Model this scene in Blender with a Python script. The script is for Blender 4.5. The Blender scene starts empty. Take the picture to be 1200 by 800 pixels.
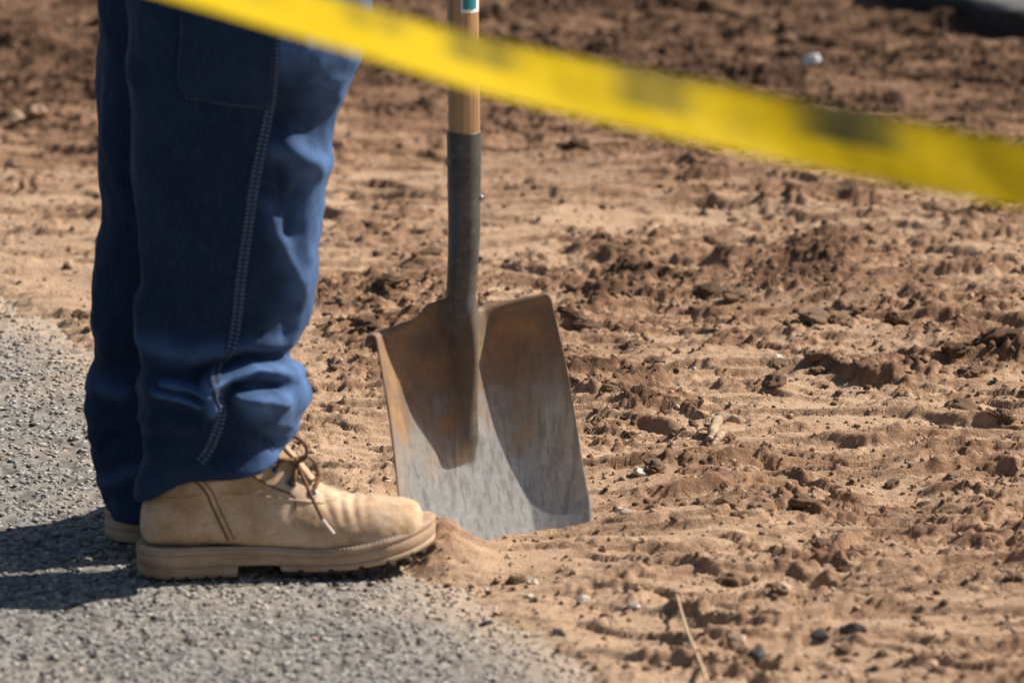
import bpy, bmesh, math, random
import numpy as np
from mathutils import Vector, Matrix
from mathutils.bvhtree import BVHTree

random.seed(7)
rng = np.random.default_rng(11)
R = math.radians
SC = bpy.context.scene
COL = SC.collection

# ------------------------------------------------------------------ camera
CAM_H, PITCH, FPX = 1.70, R(12.0), 7700.0          # FPX: focal length in photo pixels (1200 wide)
cam_d = bpy.data.cameras.new('camera')
cam_d.sensor_width = 36.0
cam_d.lens = 36.0 * FPX / 1200.0
cam_d.clip_start, cam_d.clip_end = 0.1, 2000.0
cam_d.dof.use_dof = True
cam_d.dof.focus_distance = 7.64
cam_d.dof.aperture_fstop = 6.3
cam_d.dof.aperture_blades = 8
cam = bpy.data.objects.new('camera', cam_d)
COL.objects.link(cam)
cam.location = (0, 0, CAM_H)
cam.rotation_euler = (math.pi / 2 - PITCH, 0, 0)
SC.camera = cam

# ------------------------------------------------------------------ light
SUN_EL, SUN_AZ = R(41.0), R(18.0)                   # azimuth from +x (right) towards +y (away)
world = bpy.data.worlds.new('World')
SC.world = world
world.use_nodes = True
wn = world.node_tree
bg = wn.nodes['Background']
sky = wn.nodes.new('ShaderNodeTexSky')
sky.sky_type = 'NISHITA'
sky.sun_disc = False
sky.sun_elevation = SUN_EL
sky.sun_rotation = math.pi / 2 - SUN_AZ
wn.links.new(sky.outputs[0], bg.inputs[0])
bg.inputs[1].default_value = 0.05
sun_d = bpy.data.lights.new('sun', 'SUN')
sun_d.energy = 5.0
sun_d.angle = R(0.5)
sun_d.color = (1.0, 0.93, 0.83)
sun = bpy.data.objects.new('sun', sun_d)
COL.objects.link(sun)
SDIR = Vector((math.cos(SUN_EL) * math.cos(SUN_AZ), math.cos(SUN_EL) * math.sin(SUN_AZ), math.sin(SUN_EL)))
sun.rotation_euler = (-SDIR).to_track_quat('-Z', 'Y').to_euler()
sun.location = (4, 8, 5)
vs = SC.view_settings
vs.view_transform = 'Standard'
vs.look = 'None'
vs.gamma = 1.0
vs.exposure = 0.68

# ------------------------------------------------------------------ pixel of the photograph -> point of the place
CF = np.array([0, math.cos(PITCH), -math.sin(PITCH)])
CU = np.array([0, math.sin(PITCH), math.cos(PITCH)])
CR = np.array([1.0, 0, 0])
CO = np.array([0, 0, CAM_H])
def ray(px, py):
    return CF + (px - 600) / FPX * CR + (400 - py) / FPX * CU
def at(px, py, z=0.0):
    d = ray(px, py); t = (z - CAM_H) / d[2]
    return CO + d * t
def onplane(px, py, y0):
    d = ray(px, py)
    return CO + d * (y0 / d[1])
def project(P):
    d = P - CO
    f = d @ CF
    return 600 + FPX * (d @ CR) / f, 400 - FPX * (d @ CU) / f

# ------------------------------------------------------------------ noise
_P = np.random.default_rng(3).permutation(4096)
def _h(ix, iy, iz=0):
    return _P[(_P[(_P[ix & 4095] + iy) & 4095] + iz) & 4095]
def _fade(t): return t * t * t * (t * (t * 6 - 15) + 10)
_A = np.random.default_rng(5).uniform(0, 2 * math.pi, 4096)
_GX, _GY = np.cos(_A), np.sin(_A)
def noise2(x, y, seed=0):
    x = np.asarray(x, float) + seed * 17.31; y = np.asarray(y, float) + seed * 9.77
    xi = np.floor(x).astype(np.int64); yi = np.floor(y).astype(np.int64)
    fx, fy = x - xi, y - yi
    u, v = _fade(fx), _fade(fy)
    def g(a, b):
        h = _h(xi + a, yi + b, seed)
        return _GX[h] * (fx - a) + _GY[h] * (fy - b)
    n0 = g(0, 0) * (1 - u) + g(1, 0) * u
    n1 = g(0, 1) * (1 - u) + g(1, 1) * u
    return (n0 * (1 - v) + n1 * v) * 1.5
_g3 = np.random.default_rng(6).normal(size=(4096, 3)); _g3 /= np.linalg.norm(_g3, axis=1)[:, None]
def noise3(x, y, z, seed=0):
    x = np.asarray(x, float) + seed * 5.13; y = np.asarray(y, float) + seed * 3.7; z = np.asarray(z, float)
    xi = np.floor(x).astype(np.int64); yi = np.floor(y).astype(np.int64); zi = np.floor(z).astype(np.int64)
    fx, fy, fz = x - xi, y - yi, z - zi
    u, v, w = _fade(fx), _fade(fy), _fade(fz)
    def g(a, b, c):
        G = _g3[_h(xi + a, yi + b, zi + c + seed * 31)]
        return G[..., 0] * (fx - a) + G[..., 1] * (fy - b) + G[..., 2] * (fz - c)
    def lerp(a, b, t): return a + (b - a) * t
    return 1.5 * lerp(lerp(lerp(g(0,0,0), g(1,0,0), u), lerp(g(0,1,0), g(1,1,0), u), v),
                      lerp(lerp(g(0,0,1), g(1,0,1), u), lerp(g(0,1,1), g(1,1,1), u), v), w)
def fbm2(x, y, oct=4, seed=0, gain=0.5):
    s = np.zeros_like(np.asarray(x, float)); a = 1.0; f = 1.0
    for i in range(oct):
        s = s + a * noise2(x * f, y * f, seed + i); a *= gain; f *= 2.03
    return s
def sstep(a, b, x):
    t = np.clip((x - a) / (b - a), 0, 1); return t * t * (3 - 2 * t)
_U1 = np.random.default_rng(8).uniform(0, 1, 4096)
def domes(x, y, cell, prob, seed, flat=1.0):
    """lumps: one jittered dome per cell, present where its random number is below prob (an array)"""
    cx = np.floor(x / cell).astype(np.int64); cy = np.floor(y / cell).astype(np.int64)
    out = np.zeros_like(x)
    for a in (-1, 0, 1):
        for b in (-1, 0, 1):
            ix, iy = cx + a, cy + b
            h = _h(ix, iy, seed)
            r1, r2, r3, r4 = _U1[h], _U1[(h * 7 + 13) & 4095], _U1[(h * 3 + 101) & 4095], _U1[(h * 11 + 57) & 4095]
            px, py = (ix + r1) * cell, (iy + r2) * cell
            rad = cell * (0.3 + 0.6 * r3)
            asp = 0.7 + 0.6 * r1
            d2 = ((x - px) * asp) ** 2 + ((y - py) / asp) ** 2
            q = np.sqrt(np.clip(1 - d2 / rad ** 2, 0, 1)) * (0.35 + 0.65 * r3)
            out = np.maximum(out, np.where(r4 < prob, q, 0))
    return out

# ------------------------------------------------------------------ objects
def new_mesh(name, verts, faces, mats=None, smooth=True):
    me = bpy.data.meshes.new(name)
    verts = np.asarray(verts, np.float32)
    if isinstance(faces, np.ndarray):
        n, k = faces.shape
        me.vertices.add(len(verts)); me.vertices.foreach_set('co', verts.ravel())
        me.loops.add(n * k); me.loops.foreach_set('vertex_index', faces.astype(np.int32).ravel())
        me.polygons.add(n)
        me.polygons.foreach_set('loop_start', np.arange(0, n * k, k, dtype=np.int32))
        me.polygons.foreach_set('loop_total', np.full(n, k, np.int32))
        me.update(calc_edges=True)
    else:
        me.from_pydata([tuple(map(float, v)) for v in verts], [], faces)
        me.update()
    if smooth:
        me.polygons.foreach_set('use_smooth', np.ones(len(me.polygons), bool))
    if mats: me.materials.append(mats)
    return me
def obj(name, verts, faces, m, parent=None, smooth=True, loc=None, **kw):
    """one mesh object from WORLD coordinates; a child is stored relative to its root, a top-level thing about loc"""
    off = np.array(ROOT_LOC.get(parent.name, (0, 0, 0))) if parent else np.array(loc if loc is not None else (0, 0, 0))
    me = new_mesh(name, np.asarray(verts, float) - off, faces, m, smooth)
    o = bpy.data.objects.new(name, me); COL.objects.link(o)
    if parent:
        o.parent = parent; ROOT_LOC[o.name] = tuple(off)
    else:
        o.location = off; ROOT_LOC[o.name] = tuple(off)
    for k, v in kw.items(): o[k] = v
    return o
ROOT_LOC = {}
def empty(name, loc, **kw):
    o = bpy.data.objects.new(name, None); COL.objects.link(o); o.location = loc
    ROOT_LOC[o.name] = tuple(loc)
    for k, v in kw.items(): o[k] = v
    return o
def attr(o, name, vals):
    a = o.data.attributes.new(name, 'FLOAT', 'POINT')
    a.data.foreach_set('value', np.asarray(vals, np.float32))
def grid_faces(nr, nc, wrap=False):
    r = np.arange(nr - 1)[:, None]; c = np.arange(nc if wrap else nc - 1)[None, :]
    c2 = (c + 1) % nc
    a = r * nc + c; b = r * nc + c2; d = (r + 1) * nc + c2; e = (r + 1) * nc + c
    return np.stack([a, b, d, e], -1).reshape(-1, 4)
def catmull(P, n):
    P = np.asarray(P, float); k = len(P)
    t = np.linspace(0, k - 1, n); i = np.clip(np.floor(t).astype(int), 0, k - 2); f = (t - i)[:, None]
    g = lambda j: P[np.clip(j, 0, k - 1)]
    p0, p1, p2, p3 = g(i - 1), g(i), g(i + 1), g(i + 2)
    p0 = np.where((i == 0)[:, None], 2 * p1 - p2, p0); p3 = np.where((i == k - 2)[:, None], 2 * p2 - p1, p3)
    return 0.5 * (2 * p1 + (p2 - p0) * f + (2 * p0 - 5 * p1 + 4 * p2 - p3) * f ** 2 + (3 * p1 - p0 - 3 * p2 + p3) * f ** 3)
def tube(path, rad, seg=12, cap=True):
    path = np.asarray(path, float); n = len(path)
    rad = np.broadcast_to(np.asarray(rad, float), (n,))
    T = np.gradient(path, axis=0); T /= np.linalg.norm(T, axis=1)[:, None]
    ref = np.array([0.0, 0, 1]) if abs(T[0][2]) < 0.9 else np.array([1.0, 0, 0])
    N = np.cross(T[0], ref); N /= np.linalg.norm(N)
    V = []
    for i in range(n):
        N = N - T[i] * (N @ T[i]); N /= np.linalg.norm(N); B = np.cross(T[i], N)
        a = np.arange(seg) / seg * 2 * math.pi
        V.append(path[i] + rad[i] * (np.cos(a)[:, None] * N + np.sin(a)[:, None] * B))
    V = np.concatenate(V)
    F = grid_faces(n, seg, True).tolist()
    if cap:
        F.append(list(range(seg))[::-1]); F.append(list(range((n - 1) * seg, n * seg)))
    return V, F
def join(parts):
    V, F, k = [], [], 0
    for v, f in parts:
        V.append(np.asarray(v, float)); F += [[i + k for i in q] for q in (f.tolist() if isinstance(f, np.ndarray) else f)]; k += len(v)
    return np.concatenate(V), F
BOXF = [[0,1,3,2],[4,6,7,5],[0,4,5,1],[2,3,7,6],[0,2,6,4],[1,5,7,3]]
def boxv(c, ax, ay, az):
    c = np.asarray(c, float)
    return np.array([c + sx * ax + sy * ay + sz * az for sx in (-1, 1) for sy in (-1, 1) for sz in (-1, 1)]), BOXF

# ------------------------------------------------------------------ materials
class NT:
    def __init__(s, name):
        s.m = bpy.data.materials.new(name); s.m.use_nodes = True
        s.t = s.m.node_tree; s.n = s.t.nodes; s.b = s.n['Principled BSDF']; s.out = s.n['Material Output']
        s.tc = s.n.new('ShaderNodeTexCoord')
    def link(s, a, b): s.t.links.new(a, b)
    def put(s, sock, v):
        if hasattr(v, 'links') or isinstance(v, bpy.types.NodeSocket): s.link(v, sock)
        elif isinstance(v, (tuple, list)) and len(v) == 3 and sock.type == 'RGBA': sock.default_value = (*v, 1)
        else: sock.default_value = v
    def coord(s, scale=(1, 1, 1)):
        mp = s.n.new('ShaderNodeMapping'); mp.inputs['Scale'].default_value = scale
        s.link(s.tc.outputs['Object'], mp.inputs[0]); return mp.outputs[0]
    def noise(s, scale, detail=3, rough=0.55, vec=None, dist=0.0):
        n = s.n.new('ShaderNodeTexNoise'); n.inputs['Scale'].default_value = scale
        n.inputs['Detail'].default_value = detail; n.inputs['Roughness'].default_value = rough
        n.inputs['Distortion'].default_value = dist
        s.link(vec if vec else s.tc.outputs['Object'], n.inputs['Vector']); return n.outputs['Fac']
    def voro(s, scale, feature='F1', out='Distance', vec=None, rand=1.0):
        n = s.n.new('ShaderNodeTexVoronoi'); n.feature = feature
        n.inputs['Scale'].default_value = scale; n.inputs['Randomness'].default_value = rand
        s.link(vec if vec else s.tc.outputs['Object'], n.inputs['Vector']); return n.outputs[out]
    def ramp(s, fac, stops):
        n = s.n.new('ShaderNodeValToRGB'); e = n.color_ramp.elements
        while len(e) < len(stops): e.new(0.5)
        for i, (p, c) in enumerate(stops):
            e[i].position = p; e[i].color = (*c, 1) if isinstance(c, (tuple, list)) else (c, c, c, 1)
        s.put(n.inputs[0], fac); return n.outputs[0]
    def mix(s, fac, a, b, mode='MIX'):
        n = s.n.new('ShaderNodeMix'); n.data_type = 'RGBA'; n.blend_type = mode
        s.put(n.inputs[0], fac); s.put(n.inputs[6], a); s.put(n.inputs[7], b); return n.outputs[2]
    def math(s, op, a, b=0.0, clamp=False):
        n = s.n.new('ShaderNodeMath'); n.operation = op; n.use_clamp = clamp
        s.put(n.inputs[0], a); s.put(n.inputs[1], b); return n.outputs[0]
    def attr(s, name):
        n = s.n.new('ShaderNodeAttribute'); n.attribute_name = name; return n.outputs['Fac']
    def rnd(s):
        return s.n.new('ShaderNodeObjectInfo').outputs['Random']
    def bump(s, h, strength=0.5, dist=0.001, nrm=None):
        n = s.n.new('ShaderNodeBump'); n.inputs['Strength'].default_value = strength; n.inputs['Distance'].default_value = dist
        s.put(n.inputs['Height'], h)
        if nrm: s.link(nrm, n.inputs['Normal'])
        return n.outputs[0]
    def done(s, color=None, rough=0.8, metal=0.0, normal=None, spec=0.3, **kw):
        if color is not None: s.put(s.b.inputs['Base Color'], color)
        s.put(s.b.inputs['Roughness'], rough); s.put(s.b.inputs['Metallic'], metal)
        s.put(s.b.inputs['Specular IOR Level'], spec)
        if normal: s.link(normal, s.b.inputs['Normal'])
        for k, v in kw.items(): s.put(s.b.inputs[k.replace('_', ' ')], v)
        return s.m

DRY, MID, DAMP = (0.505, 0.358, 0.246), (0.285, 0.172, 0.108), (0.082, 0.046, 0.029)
def m_dirt():
    s = NT('dirt')
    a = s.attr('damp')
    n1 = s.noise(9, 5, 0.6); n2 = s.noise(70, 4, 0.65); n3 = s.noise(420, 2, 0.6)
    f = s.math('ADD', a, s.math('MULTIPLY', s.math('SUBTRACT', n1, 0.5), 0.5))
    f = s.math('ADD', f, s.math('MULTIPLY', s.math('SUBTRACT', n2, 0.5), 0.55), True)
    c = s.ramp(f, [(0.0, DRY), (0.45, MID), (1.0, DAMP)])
    c = s.mix(s.math('MULTIPLY', n3, 0.35), c, (0.60, 0.47, 0.36), 'OVERLAY')
    sp = s.ramp(s.voro(260, 'F1'), [(0.0, 1.0), (0.13, 0.0)])
    spm = s.ramp(s.noise(120, 1), [(0.58, 0.0), (0.66, 1.0)])
    c = s.mix(s.math('MULTIPLY', s.math('MULTIPLY', sp, spm), 0.6), c, (0.6, 0.52, 0.45))
    b = s.bump(s.noise(130, 6, 0.8), 0.8, 0.006)
    b = s.bump(s.voro(330, 'SMOOTH_F1'), 0.45, -0.003, b)
    return s.done(c, 0.95, 0, b, 0.15)
def m_clod(name, c1, c2):
    s = NT(name)
    n = s.noise(60, 4, 0.65)
    f = s.math('ADD', n, s.math('MULTIPLY', s.math('SUBTRACT', s.rnd(), 0.5), 0.5))
    c = s.ramp(f, [(0.25, c1), (0.75, c2)])
    b = s.bump(s.noise(260, 4, 0.7), 0.7, 0.004)
    return s.done(c, 0.95, 0, b, 0.15)
def m_asphalt():
    s = NT('asphalt')
    d = s.attr('dust'); pit = s.attr('pit')
    v = s.voro(150, 'F1', 'Color')
    sep = s.n.new('ShaderNodeSeparateColor'); s.link(v, sep.inputs[0])
    stone = s.ramp(sep.outputs[0], [(0.0, (0.14, 0.136, 0.128)), (0.5, (0.23, 0.22, 0.205)), (1.0, (0.32, 0.30, 0.275))])
    c = s.mix(pit, stone, (0.035, 0.034, 0.033))
    n = s.noise(4, 4, 0.6)
    c = s.mix(s.math('MULTIPLY', n, 0.3), c, (0.16, 0.15, 0.135))
    dd = s.math('MULTIPLY', d, s.ramp(s.noise(45, 4, 0.7), [(0.2, 0.5), (0.6, 1.0)]), True)
    c = s.mix(dd, c, (0.44, 0.33, 0.24))
    b = s.bump(s.noise(700, 3, 0.6), 0.35, 0.0015)
    return s.done(c, 0.85, 0, b, 0.3)
def m_stone():
    s = NT('asphalt_stone')
    t = s.attr('tone'); d = s.attr('dust'); n = s.noise(350, 3, 0.6)
    c = s.ramp(t, [(0.0, (0.035, 0.034, 0.033)), (0.14, (0.09, 0.088, 0.084)), (0.3, (0.235, 0.228, 0.215)), (0.65, (0.33, 0.317, 0.295)), (0.92, (0.42, 0.395, 0.355)), (1.0, (0.48, 0.44, 0.40))])
    c = s.mix(s.math('MULTIPLY', n, 0.2), c, (0.15, 0.145, 0.14))
    c = s.mix(s.math('MULTIPLY', d, s.ramp(s.noise(45, 4, 0.7), [(0.2, 0.5), (0.6, 1.0)]), True), c, (0.44, 0.33, 0.24))
    return s.done(c, 0.85, 0, s.bump(n, 0.4, 0.001), 0.3)
def m_concrete():
    s = NT('pavement')
    n = s.noise(25, 5, 0.65)
    c = s.ramp(n, [(0.25, (0.13, 0.127, 0.12)), (0.75, (0.21, 0.205, 0.195))])
    return s.done(c, 0.9, 0, s.bump(s.noise(200, 4), 0.8, 0.006), 0.0)
def m_denim(name='denim', k=1.0):
    s = NT(name)
    n = s.noise(14, 4, 0.6); f = s.noise(170, 3, 0.7); w = s.attr('lit_wear')
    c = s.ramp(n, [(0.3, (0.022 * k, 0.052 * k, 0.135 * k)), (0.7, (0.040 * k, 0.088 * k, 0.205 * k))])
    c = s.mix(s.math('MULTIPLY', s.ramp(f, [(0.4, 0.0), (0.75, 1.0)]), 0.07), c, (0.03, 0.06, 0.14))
    c = s.mix(s.math('MULTIPLY', w, s.ramp(s.noise(40, 4, 0.65), [(0.3, 0.45), (0.65, 1.0)]), True), c, (0.085, 0.160, 0.335))  # paler blue: sunlight painted into the denim, with some fading
    st = s.noise(700, 2, 0.6, s.coord((1, 1, 0.06)))
    c = s.mix(s.math('MULTIPLY', s.ramp(st, [(0.45, 0.0), (0.7, 1.0)]), 0.22), c, (0.05, 0.09, 0.18))
    b = s.bump(s.noise(1300, 2, 0.6), 0.3, 0.0008)
    b = s.bump(s.noise(34, 4, 0.55, s.coord((1, 1, 0.5))), 0.30, 0.005, b)
    return s.done(c, 0.9, 0, b, 0.15, Sheen_Weight=0.08, Sheen_Roughness=0.45, Sheen_Tint=(0.45, 0.65, 1.0, 1))
def m_plain(name, c, rough=0.6, metal=0.0, var=0.25, scale=40, bump=0.2, bd=0.001, spec=0.4):
    s = NT(name)
    n = s.noise(scale, 4, 0.6)
    col = s.ramp(n, [(0.25, tuple(x * (1 - var) for x in c)), (0.75, tuple(min(1, x * (1 + var)) for x in c))])
    return s.done(col, rough, metal, s.bump(s.noise(scale * 8, 3, 0.6), bump, bd), spec)
def m_leather():
    s = NT('nubuck')
    n = s.noise(22, 6, 0.72); n2 = s.noise(90, 3, 0.7)
    c = s.ramp(n, [(0.30, (0.30, 0.185, 0.105)), (0.46, (0.47, 0.315, 0.195)), (0.58, (0.58, 0.425, 0.295)), (0.75, (0.66, 0.51, 0.385))])
    c = s.mix(s.math('MULTIPLY', s.ramp(n2, [(0.5, 0.0), (0.75, 1.0)]), 0.4), c, (0.32, 0.19, 0.10))
    sc = s.noise(30, 3, 0.6, s.coord((1, 1, 6)), 0.6)
    c = s.mix(s.math('MULTIPLY', s.ramp(sc, [(0.62, 0.0), (0.72, 1.0)]), 0.5), c, (0.29, 0.17, 0.095))
    b = s.bump(s.noise(500, 3, 0.6), 0.25, 0.001)
    b = s.bump(s.noise(38, 3, 0.6), 0.3, 0.004, b)
    return s.done(c, 0.8, 0, b, 0.25)
def m_sole():
    s = NT('crepe_sole')
    n = s.noise(30, 4, 0.65)
    c = s.ramp(n, [(0.3, (0.32, 0.205, 0.125)), (0.7, (0.48, 0.34, 0.23))])
    st = s.noise(12, 4, 0.6, s.coord((1, 1, 8)))
    c = s.mix(s.math('MULTIPLY', s.ramp(st, [(0.56, 0.0), (0.68, 1.0)]), 0.5), c, (0.30, 0.10, 0.055))
    d = s.noise(55, 4, 0.7)
    c = s.mix(s.math('MULTIPLY', s.ramp(d, [(0.5, 0.0), (0.72, 1.0)]), 0.6), c, (0.42, 0.32, 0.23))
    return s.done(c, 0.75, 0, s.bump(s.noise(300, 3), 0.3, 0.001), 0.3)
def m_steel():
    s = NT('worn_steel')
    h = s.attr('height'); sd = s.attr('side')
    n = s.noise(18, 5, 0.65); n2 = s.noise(85, 4, 0.7); sc = s.noise(150, 4, 0.7, s.coord((1, 1, 0.05)))
    rf = s.math('ADD', h, s.math('MULTIPLY', s.math('SUBTRACT', n, 0.5), 0.75))
    rf = s.math('ADD', rf, s.math('MULTIPLY', s.math('SUBTRACT', n2, 0.5), 0.3))
    rust = s.ramp(rf, [(0.42, 0.0), (0.72, 1.0)])
    steel = s.ramp(n2, [(0.3, (0.27, 0.262, 0.247)), (0.7, (0.41, 0.395, 0.37))])
    steel = s.mix(s.math('MULTIPLY', s.ramp(sc, [(0.48, 0.0), (0.62, 1.0)]), 0.55), steel, (0.13, 0.122, 0.112))
    rc = s.ramp(n, [(0.25, (0.065, 0.046, 0.034)), (0.5, (0.17, 0.098, 0.050)), (0.72, (0.34, 0.17, 0.05))])
    c = s.mix(s.math('MULTIPLY', rust, 0.9), steel, rc)
    c = s.mix(s.math('MULTIPLY', s.ramp(s.noise(26, 4, 0.7), [(0.5, 0.0), (0.8, 1.0)]), 0.45), c, (0.33, 0.23, 0.15))
    c = s.mix(s.math('MULTIPLY', s.attr('ridge'), 0.75), c, s.ramp(n2, [(0.3, (0.042, 0.037, 0.033)), (0.7, (0.11, 0.085, 0.066))]))
    m = s.math('SUBTRACT', 0.5, s.math('MULTIPLY', rust, 0.45), True)
    r = s.math('ADD', 0.36, s.math('MULTIPLY', rust, 0.3))
    b = s.bump(n2, 0.2, 0.002); b = s.bump(s.noise(400, 3), 0.12, 0.001, b)
    return s.done(c, r, m, b, 0.4)
def m_socket():
    s = NT('dark_steel')
    n = s.noise(30, 5, 0.65); n2 = s.noise(150, 3, 0.7)
    c = s.ramp(n, [(0.3, (0.055, 0.052, 0.05)), (0.6, (0.10, 0.092, 0.086)), (0.8, (0.17, 0.14, 0.115))])
    c = s.mix(s.math('MULTIPLY', s.ramp(n2, [(0.55, 0.0), (0.7, 1.0)]), 0.4), c, (0.25, 0.2, 0.16))
    return s.done(c, 0.55, 0.35, s.bump(n2, 0.3, 0.0015), 0.4)
def m_wood():
    s = NT('ash_wood')
    g = s.noise(60, 4, 0.6, s.coord((1, 1, 0.06)), 0.4)
    c = s.ramp(g, [(0.3, (0.20, 0.10, 0.04)), (0.5, (0.46, 0.27, 0.12)), (0.7, (0.58, 0.37, 0.18))])
    f = s.noise(220, 3, 0.6, s.coord((1, 1, 0.03)))
    c = s.mix(s.math('MULTIPLY', s.ramp(f, [(0.5, 0.0), (0.7, 1.0)]), 0.5), c, (0.22, 0.115, 0.05))
    return s.done(c, 0.55, 0, s.bump(f, 0.2, 0.001), 0.4)
def m_tape():
    s = NT('caution_tape')
    p = s.attr('print')
    c = s.mix(p, (0.90, 0.63, 0.004), (0.05, 0.06, 0.035))
    s.done(c, 0.35, 0, s.bump(s.noise(60, 3), 0.4, 0.004), 0.5)
    tr = s.n.new('ShaderNodeBsdfTranslucent'); s.link(c, tr.inputs[0])
    mx = s.n.new('ShaderNodeMixShader'); mx.inputs[0].default_value = 0.45
    s.link(s.b.outputs[0], mx.inputs[1]); s.link(tr.outputs[0], mx.inputs[2]); s.link(mx.outputs[0], s.out.inputs[0])
    return s.m

M = dict(dirt=m_dirt(), asphalt=m_asphalt(), concrete=m_concrete(), denim=m_denim('denim', 0.27), leather=m_leather(), sole=m_sole(),
         steel=m_steel(), socket=m_socket(), wood=m_wood(), tape=m_tape(),
         clod=m_clod('damp_earth', (0.12, 0.070, 0.044), (0.31, 0.20, 0.128)),
         crumb=m_clod('dry_earth', (0.22, 0.13, 0.08), (0.46, 0.31, 0.205)))
M['stone'] = m_stone(); M['shade_edge'] = m_plain('shaded_asphalt_edge', (0.03, 0.028, 0.026), 0.9, 0, 0.4, 30, 0.6, 0.006)  # near-black edge colour carries the shade on the slab's face
M['pebble_pale'] = m_plain('pale_stone', (0.55, 0.46, 0.38), 0.8, 0, 0.2, 80, 0.4)
M['pebble_tan'] = m_plain('tan_stone', (0.40, 0.27, 0.18), 0.85, 0, 0.25, 80, 0.4)
M['pebble_dark'] = m_plain('dark_stone', (0.075, 0.066, 0.06), 0.8, 0, 0.3, 80, 0.4)
M['white_chip'] = m_plain('white_plaster', (0.75, 0.74, 0.72), 0.7, 0, 0.1, 60, 0.3)
M['straw'] = m_plain('dry_straw', (0.50, 0.37, 0.23), 0.8, 0, 0.2, 60, 0.3)
M['root'] = m_plain('bleached_root', (0.56, 0.41, 0.28), 0.9, 0, 0.5, 90, 0.9, 0.005)
M['twig'] = m_plain('dark_twig', (0.11, 0.075, 0.05), 0.85, 0, 0.3, 60, 0.4)
M['thread'] = m_plain('pale_thread', (0.12, 0.155, 0.22), 0.9, 0, 0.2, 200, 0.1)
M['lace'] = m_plain('brown_lace', (0.17, 0.085, 0.04), 0.8, 0, 0.35, 300, 0.5)
M['lace_dark'] = m_plain('brown_stitch', (0.13, 0.075, 0.042), 0.8, 0, 0.3, 200, 0.3)
M['brass'] = m_plain('dark_metal', (0.32, 0.34, 0.38), 0.4, 0.6, 0.2, 60, 0.1)
M['aglet'] = m_plain('pale_plastic', (0.75, 0.68, 0.58), 0.4, 0, 0.1, 60, 0.1)
M['rubber_dark'] = m_plain('black_rubber', (0.035, 0.03, 0.027), 0.85, 0, 0.3, 60, 0.3)
M['teal'] = m_plain('teal_print', (0.02, 0.20, 0.25), 0.5, 0, 0.2, 60, 0.1)
M['paper'] = m_plain('white_label', (0.72, 0.72, 0.68), 0.6, 0, 0.1, 60, 0.1)
M['skin'] = m_plain('skin', (0.45, 0.26, 0.18), 0.5, 0, 0.12, 40, 0.2)
M['jacket'] = m_plain('dark_jacket', (0.05, 0.055, 0.07), 0.9, 0, 0.2, 20, 0.3)

# ------------------------------------------------------------------ the lie of the land
E0, E1 = at(0, 362)[:2], at(700, 802)[:2]            # the edge of the asphalt
EU = (E1 - E0) / np.linalg.norm(E1 - E0)             # along it, towards the camera
EV = np.array([EU[1], -EU[0]])                       # across it
if EV[0] > 0: EV = -EV                               # positive: onto the asphalt
def edge_v(x, y): return (x - E0[0]) * EV[0] + (y - E0[1]) * EV[1]
def edge_u(x, y): return (x - E0[0]) * EU[0] + (y - E0[1]) * EU[1]
# churned patches (+) and smooth dusty patches (-) of the dirt: pixel, half size in pixels, weight
ZONES = [(470, 350, 110, 60, .8), (410, 410, 70, 40, .5), (720, 420, 110, 70, .7), (800, 340, 140, 45, .75), (1150, 415, 90, 40, 1.0),
         (1000, 385, 110, 35, .5), (1060, 285, 180, 60, .6), (700, 300, 80, 30, .3), (870, 590, 140, 40, .35), (950, 640, 160, 50, .35),
         (1130, 560, 110, 50, .25), (1030, 440, 90, 22, .35), (740, 500, 80, 40, .3), (930, 220, 160, 30, .4),
         (600, 60, 700, 85, .75), (900, 120, 400, 50, .35), (60, 90, 120, 80, .5),
         (860, 415, 120, 30, -.6), (960, 480, 160, 30, -.5), (690, 255, 130, 40, -.5), (560, 215, 160, 40, -.35), (400, 310, 60, 40, -.6),
         (1080, 510, 140, 35, -.5), (780, 640, 140, 30, -.5), (640, 650, 110, 22, -.5), (1060, 330, 50, 18, -.3), (390, 500, 70, 60, -.35), (60, 320, 110, 60, -.25), (520, 150, 120, 40, -.2)]
def zone(x, y):
    P = np.stack([x, y, np.zeros_like(x)], -1)
    yy = np.maximum(y, 3.0)
    f = yy * math.cos(PITCH) + CAM_H * math.sin(PITCH)
    px = 600 + FPX * x / f
    py = 400 - FPX * (yy * math.sin(PITCH) - CAM_H * math.cos(PITCH)) / f
    z = np.zeros_like(x)
    for a, b, w, h, k in ZONES:
        z += k * np.exp(-(((px - a) / w) ** 2 + ((py - b) / h) ** 2))
    return z
MOUND = at(521, 645)[:2]
MOUND2 = at(585, 655)[:2]
CORNER, CUT0 = at(684, 602)[:2], at(572, 634)[:2]
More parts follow.
